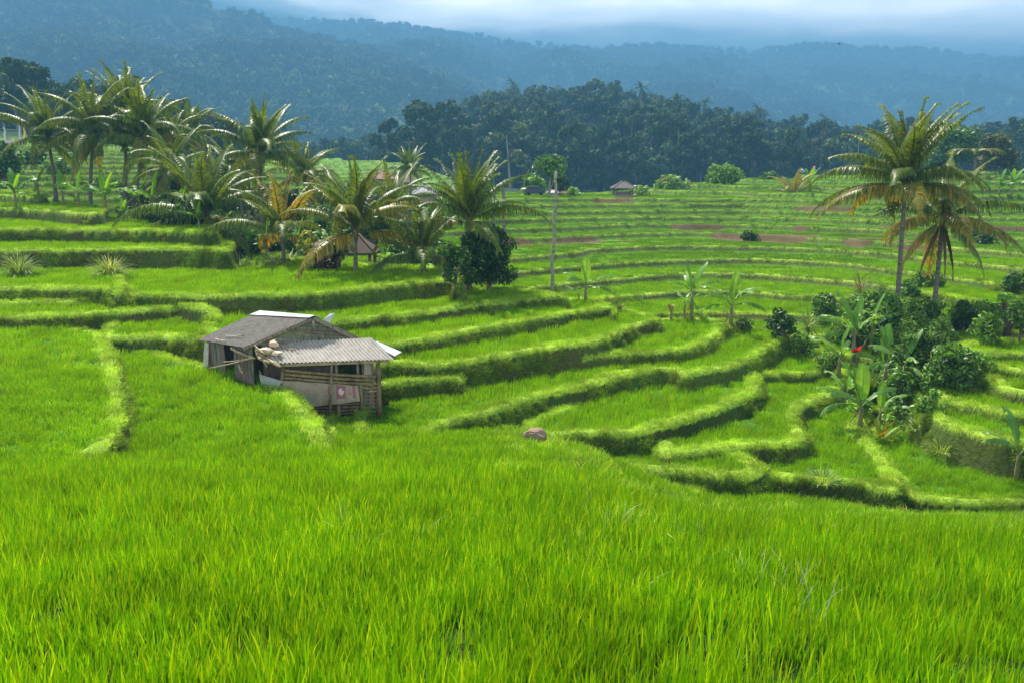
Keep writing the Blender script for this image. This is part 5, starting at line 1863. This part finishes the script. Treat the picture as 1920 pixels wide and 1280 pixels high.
# ------------------------------------------------------------------ strap leaved plants, crotons, tussocks
def rosette(label, x, y, hpx, n, L, w, cols, seed, stem=0.0, d=None, name='strap_leaved_plant', cat='plant', e=(30, 85), bend=(30, 90), rad=.05, mat=None, group=None):
    B = hit(x, y) if d is None else px(x, y, d)
    B.z = gz(B.x, B.y)
    root = empty(name, B)
    tag(root, label, cat, group)
    q = random.Random(seed)
    V, Fc, Cc = [], [], []
    for k in range(n):
        az = k * 2.39996 + q.uniform(-.3, .3)
        el = math.radians(q.uniform(*e)); bd = math.radians(q.uniform(*bend))
        l = L * q.uniform(.7, 1.1)
        p = Vector((math.cos(az) * rad, math.sin(az) * rad, stem * q.uniform(.75, 1.0)))
        c = q.choice(cols)
        g = q.uniform(.8, 1.2)
        sd = Vector((-math.sin(az), math.cos(az), 0))
        S = 7
        prev = None
        for i in range(S + 1):
            t = i / S
            a = el - bd * t ** 1.4
            dd = Vector((math.cos(az) * math.cos(a), math.sin(az) * math.cos(a), math.sin(a)))
            ww = w * .5 * (math.sin(math.pi * (t * .85 + .12)) ** .7) if i < S else .002
            b = len(V)
            V += [p - sd * ww, p + sd * ww]
            Cc += [tuple(v * g for v in c)] * 2
            if prev is not None:
                Fc.append((prev, prev + 1, b + 1, b))
            prev = b
            p = p + dd * (l / S)
    me_ = mesh_np('leaves', [tuple(v) for v in V], Fc, mats=[mat or M_BAN], col=Cc)
    link(bpy.data.objects.new('leaves', me_), root)
    if stem > .1:
        mb = MB()
        mb.tube([(0, 0, -.1), (.02, 0, stem * .5), (0, 0, stem)], [.07, .05, .04], 7, col=(.22, .18, .12))
        mb.build('stem', M_BARK, root, True)
    return root


PS = [(.34, .44, .22), (.22, .36, .10), (.45, .50, .30)]
rosette('strap leaved plant with yellowing lower leaves beside the compact dark bush', 1514, 640, 0, 60, 1.0, .07, [(.14, .26, .05), (.20, .34, .08), (.34, .30, .05)], 1, stem=.75, e=(-30, 85), bend=(20, 80))
rosette('pale strap leaved plant on the terrace bank left of the purple shrub', 515, 500, 0, 46, 1.0, .08, PS, 2, e=(20, 80))
rosette('silvery strap leaves in front of the slim young palm', 545, 492, 0, 30, .9, .08, PS, 3, e=(20, 80))
rosette('spiky grass tussock at the left edge of the terrace bank', 38, 520, 0, 300, 1.3, .030, [(.22, .34, .07), (.14, .24, .04), (.30, .34, .12)], 4, e=(25, 85), bend=(40, 110), rad=.16, name='grass_tussock', cat='tussock')
rosette('spiky grass tussock on the bank above the hut', 207, 518, 0, 280, 1.15, .030, [(.24, .36, .08), (.14, .24, .04), (.32, .36, .14)], 5, e=(25, 85), bend=(40, 110), rad=.16, name='grass_tussock', cat='tussock')
for i, (x, y, L, lab) in enumerate([(450, 505, .8, 'bushy grass tuft at the end of the dark bank'), (480, 505, .8, 'yellowish grass tuft next to the end of the bank'), (1540, 912, .5, 'pale grass tuft on the front bund'),
                                    (1765, 850, .5, 'pale tuft on the right hand bank')]):
    rosette(lab, x, y, 0, 120, L, .018, [(.30, .44, .10), (.40, .48, .18), (.20, .32, .06)], 6 + i, e=(25, 88), bend=(30, 100), rad=.2, name='grass_tussock', cat='tussock')
CR0 = [(.26, .32, .03), (.36, .38, .05), (.13, .22, .03)]
PU = [(.085, .020, .030), (.13, .035, .045), (.05, .015, .022)]
shrub('dense mound of purple leaved cordyline filling the bed below the shrine', 606, 510, 66, 50, PU, d=43.5, seed=61, leaf=.15, name='cordyline_bed', trunk=0, dens=.55)
shrub('tall yellow green croton clump on the left of the purple bed', 580, 506, 44, 84, CR0, d=44.3, seed=62, leaf=.14, name='croton', cat='croton', trunk=.2)
shrub('tall yellow green croton clump on the right of the purple bed', 636, 506, 50, 84, CR0, d=44.3, seed=63, leaf=.14, name='croton', cat='croton', trunk=.2)
rosette('dark purple cordyline in the middle of the red and yellow bed', 602, 507, 0, 90, .42, .11, PU, 20, stem=1.0, e=(-10, 85), rad=.12, name='cordyline', cat='cordyline')
rosette('second dark purple cordyline on the right of the bed', 628, 507, 0, 70, .40, .11, PU, 21, stem=.8, e=(-10, 85), rad=.12, name='cordyline', cat='cordyline')
rosette('pinkish brown cordyline at the left foot of the bed', 582, 507, 0, 60, .40, .10, [(.30, .13, .08), (.20, .08, .06)], 22, stem=.45, e=(-10, 80), rad=.12, name='cordyline', cat='cordyline')
CR = [(.30, .36, .03), (.42, .42, .05), (.16, .26, .03)]
rosette('yellow green croton left of the small red shrine', 583, 500, 0, 110, .38, .07, CR, 23, stem=1.35, e=(0, 88), rad=.18, name='croton', cat='croton', d=44)
rosette('yellow green croton right of the small red shrine', 632, 500, 0, 130, .40, .07, CR, 24, stem=1.35, e=(0, 88), rad=.22, name='croton', cat='croton', d=44)
rosette('dry brownish plant with dangling leaves behind the silvery banana plant', 1608, 606, 0, 44, 1.2, .07, [(.18, .22, .06), (.26, .22, .10), (.12, .17, .04)], 25, stem=1.7, e=(-40, 80), bend=(30, 100))
rosette('brown and yellow sprout left of the banana plant with the brown skirt', 1258, 602, 0, 26, .4, .06, [(.25, .16, .05), (.22, .26, .05)], 26, stem=.5, e=(0, 80))
rosette('reddish sprout beside the low banana sprout', 1163, 584, 0, 24, .4, .05, [(.25, .14, .05), (.18, .22, .05)], 27, e=(20, 80))
rosette('red flowered ginger with crimson bracts in the banana clump', 1604, 700, 0, 30, .30, .09, [(.60, .02, .05), (.45, .01, .06)], 28, stem=.95, e=(10, 85), rad=.05, name='red_ginger', cat='flower')
rosette('young palm seedling with feathery dark leaves below the front banana plants', 1630, 745, 0, 22, 1.3, .13, [(.09, .17, .03), (.12, .20, .03)], 29, e=(55, 88), bend=(10, 60))
rosette('lime green palm seedling at the foot of the front banana plants', 1650, 826, 0, 12, .9, .12, [(.20, .34, .03), (.42, .26, .05)], 30, e=(10, 85), bend=(10, 60))
rosette('silvery leaved herb on the bank right of the front banana plants', 1725, 800, 0, 60, .35, .05, PS, 31, e=(10, 80), rad=.4)
rosette('pale herb on the bank left of the clump', 1500, 655, 0, 70, .35, .05, PS, 32, e=(10, 80), rad=.4)
# tree fern on the far crest
tf = empty('tree_fern', px(1824, 334, 122)); tf.location.z = gz(tf.location.x, tf.location.y)
tag(tf, 'pale green tree fern with umbrella crown behind the tall palm', 'tree fern')
hh = px(1824, 296, 122).z - tf.location.z
mb = MB(); mb.tube([(0, 0, -.3), (.1, 0, hh * .5), (0, 0, hh)], [.22, .18, .16], 8, col=(.16, .13, .1)); mb.build('trunk', M_BARK, tf, True)
FRN = frond_mesh(48, 95, 4.4, 44, .9, .12, 71, .35, fold=.5)
for k in range(15):
    o = link(bpy.data.objects.new('frond', FRN), tf); o.location = (0, 0, hh); o.rotation_euler = (0, 0, k * 2.39996); o.scale = (.95,) * 3
# vine covered stump
B = hit(1888, 636)
st = empty('vine_covered_stump', B); tag(st, 'dark dead palm stump wrapped in vines at the right', 'stump')
mb = MB(); mb.tube([(0, 0, -.2), (-.05, 0, .7), (-.25, 0, 1.5), (-.2, 0, 1.9)], [.16, .14, .13, .09], 8, col=(.07, .05, .035)); mb.tube([(0, 0, .3), (.35, 0, .9), (.5, 0, 1.6)], [.1, .08, .05], 7, col=(.09, .06, .04)); mb.build('trunk', M_BARK, st, True)
link(bpy.data.objects.new('vine', crown_mesh('vine', [(-.2, 0, 1.8, .35), (.45, 0, 1.6, .3), (-.1, 0, 1.1, .28)], 420, .12, M_LEAF, 77, MD + LT)), st)
# rock
import bmesh
rk = hit(1003, 834)
bm = bmesh.new(); bmesh.ops.create_icosphere(bm, subdivisions=4, radius=1)
for v in bm.verts:
    n = v.co.normalized()
    k = 1 + .5 * float(fbm(np.array([n.x * 1.7 + 5]), np.array([n.y * 1.7 + n.z * 2.1]), 8, 4)[0])
    v.co = Vector((n.x * .30 * k, n.y * .22 * k, n.z * .22 * k))
me = bpy.data.meshes.new('rock'); bm.to_mesh(me); bm.free()
a = me.color_attributes.new('Col', 'FLOAT_COLOR', 'POINT')
for d in a.data: d.color = (.30, .20, .14, 1)
me.materials.append(M_BARK)
rock = link(bpy.data.objects.new('rock', me)); rock.location = rk + Vector((0, 0, .24))
tag(rock, 'reddish brown boulder at the edge of the near rice', 'rock')
# ------------------------------------------------------------------ far buildings and other small things
M_PLAIN = solid_mat('painted_plaster', rough=.8, scale=5, bump=.1, var=.15)


def pavilion(name, label, x, y, d, wpx, hpx, roofcol, cat='pavilion', wallcol=(.22, .17, .13), hip=.42, depth=1.0, posts=True, wallk=.55, body=.5):
    B = px(x, y, d); B.z = gz(B.x, B.y)
    s = d / F
    Wd = wpx * s; Dp = Wd * depth
    top = px(x, y - hpx, d).z - B.z
    ev = top * (1 - hip)
    root = empty(name, B); tag(root, label, cat)
    mb = MB()
    w, dp = Wd / 2, Dp / 2
    rl = w * .12
    E_ = [(-w, -dp, ev), (w, -dp, ev), (w, dp, ev), (-w, dp, ev)]
    R_ = [(-rl, 0, top), (rl, 0, top)]
    v = E_ + R_ + [(p[0], p[1], p[2] - .10) for p in E_]
    mb.add(v, [(0, 1, 5, 4), (1, 2, 5), (2, 3, 4, 5), (3, 0, 4), (6, 7, 1, 0), (7, 8, 2, 1), (8, 9, 3, 2), (9, 6, 0, 3), (9, 8, 7, 6)], roofcol)
    for (a, b) in ((E_[0], R_[0]), (E_[1], R_[1]), (E_[2], R_[1]), (E_[3], R_[0]), (R_[0], R_[1])):
        mb.beam(a, b, .12, .10, tuple(c * 1.25 for c in roofcol))
    mb.build('roof', M_ROOF, root)
    for sx in (-1, 1):
        for sy in (-1, 1):
            pm = MB(); pm.box((sx * w * .72, sy * dp * .72, ev / 2 - .1), (.16, .16, ev + .2), col=wallcol); pm.build('post', M_WOOD, root)
    pm = MB()
    bw = w * body
    pm.box((0, 0, ev * wallk / 2), (bw * 2, dp * 1.1, ev * wallk), col=wallcol)
    pm.build('wall', M_PLAIN, root)
    pm = MB(); pm.box((0, 0, .06), (w * 1.6, dp * 1.6, .25), col=(.30, .27, .23)); pm.build('floor_slab', M_PLAIN, root)
    return root


pavilion('pavilion', 'small open pavilion with grey hipped roof on the far crest', 1168, 361, 103, 44, 21, (.15, .125, .11), wallcol=(.20, .15, .12))
pavilion('thatched_shelter', 'brown roofed shelter half hidden behind the orange tinged palm', 668, 484, 50, 84, 46, (.11, .075, .05), cat='shelter', wallk=.2, hip=.38)
pavilion('house', 'far house with a white roof left of the dark upright palm', 798, 368, 96, 50, 22, (.45, .44, .44), cat='house', wallk=.9, body=.8, wallcol=(.35, .28, .22), hip=.4)
pavilion('house', 'far house with reddish roof among trees behind the grove', 722, 340, 118, 50, 20, (.33, .20, .15), cat='house', wallk=.9, body=.8, wallcol=(.40, .34, .28), hip=.45)
pavilion('house', 'far low house with brown roof right of the reddish one', 762, 342, 116, 40, 17, (.28, .18, .14), cat='house', wallk=.9, body=.8, wallcol=(.35, .30, .25), hip=.45)
pavilion('stall', 'little stall with a pale roof beside the van', 1036, 368, 107, 22, 11, (.70, .58, .52), cat='stall', wallk=.4, wallcol=(.3, .2, .15))
pavilion('stall', 'tiny stall with a rusty roof right of the pale roofed one', 1062, 366, 107, 24, 7, (.30, .15, .10), cat='stall', wallk=.4, wallcol=(.3, .2, .15))
pavilion('shed', 'long shed with a bright white roof on the far left slope', 210, 316, 118, 40, 18, (.82, .82, .88), cat='shed', wallk=.3, hip=.3, depth=.5, wallcol=(.2, .2, .18))
pavilion('shed', 'darker shed partly hidden right of the white roofed one', 246, 320, 117, 26, 14, (.30, .30, .33), cat='shed', wallk=.6, hip=.3, depth=.6)
# red shrine
sh = px(604, 500, 44); sh.z = gz(sh.x, sh.y)
R0 = empty('shrine', sh); tag(R0, 'small red shrine with a grey roof above the purple plants', 'shrine')
t = px(604, 450, 44).z - sh.z
mb = MB(); mb.box((0, 0, t * .3), (.34, .34, t * .6), col=(.25, .20, .16)); mb.build('pedestal', M_PLAIN, R0)
mb = MB(); mb.box((0, 0, t * .73), (.36, .36, t * .26), col=(.26, .035, .03)); mb.build('cabinet', M_PLAIN, R0)
mb = MB(); k = .42; mb.add([(-k, -k, t * .87), (k, -k, t * .87), (k, k, t * .87), (-k, k, t * .87), (0, 0, t * 1.02), (-k, -k, t * .84), (k, -k, t * .84), (k, k, t * .84), (-k, k, t * .84)],
                           [(0, 1, 4), (1, 2, 4), (2, 3, 4), (3, 0, 4), (5, 6, 1, 0), (6, 7, 2, 1), (7, 8, 3, 2), (8, 5, 0, 3), (8, 7, 6, 5)], (.38, .37, .36)); mb.build('roof', M_ROOF, R0)
# temple platform, banners, parasols on the left
tp = px(29, 287, 132); tp.z = gz(tp.x, tp.y)
mb = MB(); s = 132 / F
mb.box((0, 0, .35), (28 * s, 1.6, .9), col=(.62, .62, .66)); mb.box((0, 0, .85), (29.5 * s, 1.8, .12), col=(.70, .70, .74)); mb.box((-9 * s, 0, 1.1), (4 * s, .8, .5), col=(.35, .2, .15))
o = mb.build('low_wall', M_PLAIN); o.location = tp; tag(o, 'pale grey low temple wall below the banners', 'wall')


def banner(label, x, yb, yt, col, d, wpx, lean=0.0):
    b = px(x, yb, d); b.z = min(b.z, gz(b.x, b.y) + .3); t_ = px(x + lean, yt, d)
    r_ = empty('banner', b); tag(r_, label, 'banner')
    T_ = t_ - b
    mb = MB(); mb.tube([(0, 0, -.3), T_ * .6, T_, T_ + Vector((-.25, 0, .35))], [.05, .04, .03, .02], 6, col=(.45, .45, .42)); mb.build('pole', M_PLAIN, r_)
    mb = MB(); w_ = wpx * d / F
    V = [Vector((w_ * (.15 + .85 * (j == 1)) * (1 if i < 9 else .6) + .04 * math.sin(i), .05 * math.sin(i * .9), T_.z * (.08 + .84 * i / 10))) + T_ * 0 for i in range(11) for j in (0, 1)]
    mb.add(V, [(2 * i, 2 * i + 1, 2 * i + 3, 2 * i + 2) for i in range(10)], col)
    mb.build('cloth', M_CLOTH, r_)


banner('white banner pole at the far left edge of the temple wall', 9, 275, 235, (.60, .66, .72), 132, 4)
banner('taller white banner pole on the right of the temple wall', 39, 287, 222, (.70, .72, .72), 131, 2.5)
banner('bright yellow banner beside the taller white pole', 46, 280, 236, (.85, .55, .01), 131, 5)
banner('small orange banner behind the yellow parasol', 134, 288, 270, (.80, .35, .05), 131, 3)


def parasol(label, x, yb, yt, d, wpx, c1, c2):
    b = px(x, yb, d); b.z = min(b.z, gz(b.x, b.y) + .2)
    r_ = empty('parasol', b); tag(r_, label, 'parasol')
    h = px(x, yt, d).z - b.z; w_ = wpx * d / F / 2
    mb = MB(); mb.tube([(0, 0, -.1), (0, 0, h)], .04, 6, col=(.3, .25, .2)); mb.build('pole', M_PLAIN, r_)
    mb = MB(); n = 12
    for k in range(n):
        a0, a1 = 2 * math.pi * k / n, 2 * math.pi * (k + 1) / n
        hh_ = h * .72
        mb.add([(0, 0, h), (w_ * math.cos(a0), w_ * math.sin(a0), hh_ + .12 * h), (w_ * math.cos(a1), w_ * math.sin(a1), hh_ + .12 * h), (w_ * math.cos(a1), w_ * math.sin(a1), hh_), (w_ * math.cos(a0), w_ * math.sin(a0), hh_)],
               [(0, 1, 2), (1, 4, 3, 2)], c1 if k % 12 in (4, 5, 6, 7, 8, 9) else c2)
    mb.build('canopy', M_CLOTH, r_)


parasol('yellow and white parasol behind the temple wall', 30, 278, 266, 132, 14, (.85, .60, .02), (.75, .75, .72))
parasol('yellow parasol on the left slope behind the second palm', 124, 292, 281, 130, 9, (.90, .62, .02), (.90, .62, .02))
parasol('white parasol touching the yellow one on the left slope', 134, 292, 279, 130, 9, (.80, .82, .88), (.80, .82, .88))
parasol('pale yellow parasol left of the parked van', 983, 366, 352, 107, 13, (.62, .60, .30), (.62, .60, .30))

# parked van
vp = px(1003, 370, 107); vp.z = gz(vp.x, vp.y)
van = empty('parked_van', vp); tag(van, 'dark blue van parked on the far crest near the stalls', 'van')
mb = MB()
prof = [(-1.75, .35), (-1.78, .95), (-1.60, 1.60), (-1.35, 1.72), (.85, 1.72), (1.35, 1.15), (1.80, 1.02), (1.85, .35)]
n = len(prof)
vv = [(x, -.8, z) for x, z in prof] + [(x, .8, z) for x, z in prof]
mb.add(vv, [tuple(range(n)), tuple(range(2 * n - 1, n - 1, -1))] + [(i, (i + 1) % n, n + (i + 1) % n, n + i) for i in range(n)], (.03, .05, .08))
mb.build('body', M_METAL, van)
mb = MB(); mb.box((-.3, -.81, 1.38), (1.9, .02, .42), col=(.02, .025, .03)); mb.build('window', M_METAL, van)
for x in (-1.15, 1.15):
    for y in (-.78, .78):
        mb = MB(); mb.tube([(x, y - .1, .33), (x, y + .1, .33)], .33, 12, col=(.02, .02, .02)); mb.build('wheel', M_PLAIN, van)

van.scale = (.62, .62, .62)
# utility pole
up_ = px(1537, 340, 150); up_.z = gz(up_.x, up_.y); tpz = px(1537, 228, 150).z
U = empty('utility_pole', up_); tag(U, 'thin dark utility pole with cross arms in front of the forest', 'utility pole')
mb = MB(); mb.tube([(0, 0, -.5), (0, 0, tpz - up_.z)], [.16, .10], 8, col=(.10, .10, .10)); mb.build('pole', M_PLAIN, U)
for k in (.86, .91):
    mb = MB(); mb.box((0, 0, (tpz - up_.z) * k), (2.2, .12, .12), col=(.10, .10, .10)); mb.build('cross_arm', M_PLAIN, U)

# bird
bp = px(1573, 83, 70)
bd = empty('bird', bp, .5); tag(bd, 'tiny dark bird flying below the clouds', 'bird')
mb = MB(); mb.tube([(-.13, 0, 0), (-.05, 0, .005), (.04, 0, 0), (.10, 0, -.01), (.16, 0, 0)], [.006, .028, .03, .018, .01], 8, col=(.03, .03, .035))
mb.add([(.14, 0, 0), (.24, .04, 0), (.20, 0, .004), (.24, -.04, 0)], [(0, 1, 2), (0, 2, 3)], (.03, .03, .035)); mb.build('body', M_PLAIN, bd, True)
for sg in (-1, 1):
    mb = MB(); mb.add([(-.05, 0, .01), (.06, 0, .01), (-.02, sg * .13, .07), (.05, sg * .12, .065), (.06, sg * .27, .03)], [(0, 1, 3, 2), (2, 3, 4)], (.03, .03, .035)); mb.build('wing', M_PLAIN, bd)


# ------------------------------------------------------------------ two people working on the far crest
def person(label, x, y, d, stoop, shirt, hatcol, rz, hat=True):
    B = px(x, y, d); B.z = gz(B.x, B.y)
    root = empty('person', B, rz); tag(root, label, 'person')
    a = math.radians(stoop)
    hip = Vector((0, 0, .86)); 
    def up(h, f=0):
        return hip + Vector((0, -math.sin(a) * h - f * math.cos(a), math.cos(a) * h - f * math.sin(a)))
    J = {'pel': hip, 'chest': up(.32), 'sh': up(.48), 'neck': up(.56), 'head': up(.68), 'top': up(.76),
         'hl': hip + Vector((-.10, 0, -.04)), 'kl': Vector((-.12, -.05, .46)), 'al': Vector((-.12, .02, .07)), 'fl': Vector((-.13, -.15, .03)),
         'hr': hip + Vector((.10, 0, -.04)), 'kr': Vector((.12, -.03, .46)), 'ar': Vector((.13, .06, .07)), 'fr': Vector((.14, -.11, .03)),
         'sl': up(.46) + Vector((-.18, 0, 0)), 'el': up(.22, .08) + Vector((-.24, 0, 0)), 'wl': up(.06, .26) + Vector((-.20, 0, 0)), 'dl': up(.02, .33) + Vector((-.19, 0, 0)),
         'sr': up(.46) + Vector((.18, 0, 0)), 'er': up(.22, .08) + Vector((.24, 0, 0)), 'wr': up(.06, .26) + Vector((.20, 0, 0)), 'dr': up(.02, .33) + Vector((.19, 0, 0))}
    R_ = dict(pel=.13, chest=.14, sh=.12, neck=.055, head=.095, top=.07, hl=.09, kl=.062, al=.042, fl=.035, hr=.09, kr=.062, ar=.042, fr=.035, sl=.06, el=.045, wl=.032, dl=.035, sr=.06, er=.045, wr=.032, dr=.035)
    ks = list(J)
    E_ = [('pel', 'chest'), ('chest', 'sh'), ('sh', 'neck'), ('neck', 'head'), ('head', 'top'), ('pel', 'hl'), ('hl', 'kl'), ('kl', 'al'), ('al', 'fl'), ('pel', 'hr'), ('hr', 'kr'), ('kr', 'ar'), ('ar', 'fr'),
          ('sh', 'sl'), ('sl', 'el'), ('el', 'wl'), ('wl', 'dl'), ('sh', 'sr'), ('sr', 'er'), ('er', 'wr'), ('wr', 'dr')]
    me = bpy.data.meshes.new('person_body')
    me.from_pydata([tuple(J[k]) for k in ks], [(ks.index(p), ks.index(q_)) for p, q_ in E_], [])
    m = bpy.data.materials.new('skin_and_trousers'); m.use_nodes = True
    pn = m.node_tree.nodes['Principled BSDF']; pn.inputs['Base Color'].default_value = (.16, .10, .07, 1); pn.inputs['Roughness'].default_value = .7
    me.materials.append(m)
    o = link(bpy.data.objects.new('body', me), root)
    md = o.modifiers.new('skin', 'SKIN')
    sk = me.skin_vertices[0].data
    for i, k in enumerate(ks):
        sk[i].radius = (R_[k], R_[k] * .85)
        sk[i].use_root = (k == 'pel')
    o.modifiers.new('sub', 'SUBSURF').render_levels = 2
    mb = MB()
    mb.tube([up(-.12), up(.1), up(.34), up(.47), up(.54)], [.19, .17, .185, .17, .07], 12, col=shirt)
    for sg in ('l', 'r'):
        mb.tube([J['s' + sg], (J['s' + sg] + J['e' + sg]) / 2, J['e' + sg]], [.085, .075, .065], 8, col=shirt)
    mb.build('shirt', M_CLOTH, root, True)
    if hat:
        mb = MB(); c = up(.74); mb.tube([c - Vector((0, 0, .03)), c, c + Vector((0, 0, .07)), c + Vector((0, 0, .16))], [.22, .20, .12, .02], 14, col=hatcol); mb.build('hat', M_CLOTH, root, True)
    return root


person('person in a white shirt and pink headcloth working on the far crest', 1522, 338, 129, 38, (.82, .80, .82), (.75, .12, .32), .3)
person('person dressed in pale clothes stooping left of the one with the pink headcloth', 1505, 340, 131, 62, (.62, .66, .72), (.55, .56, .58), -.5)
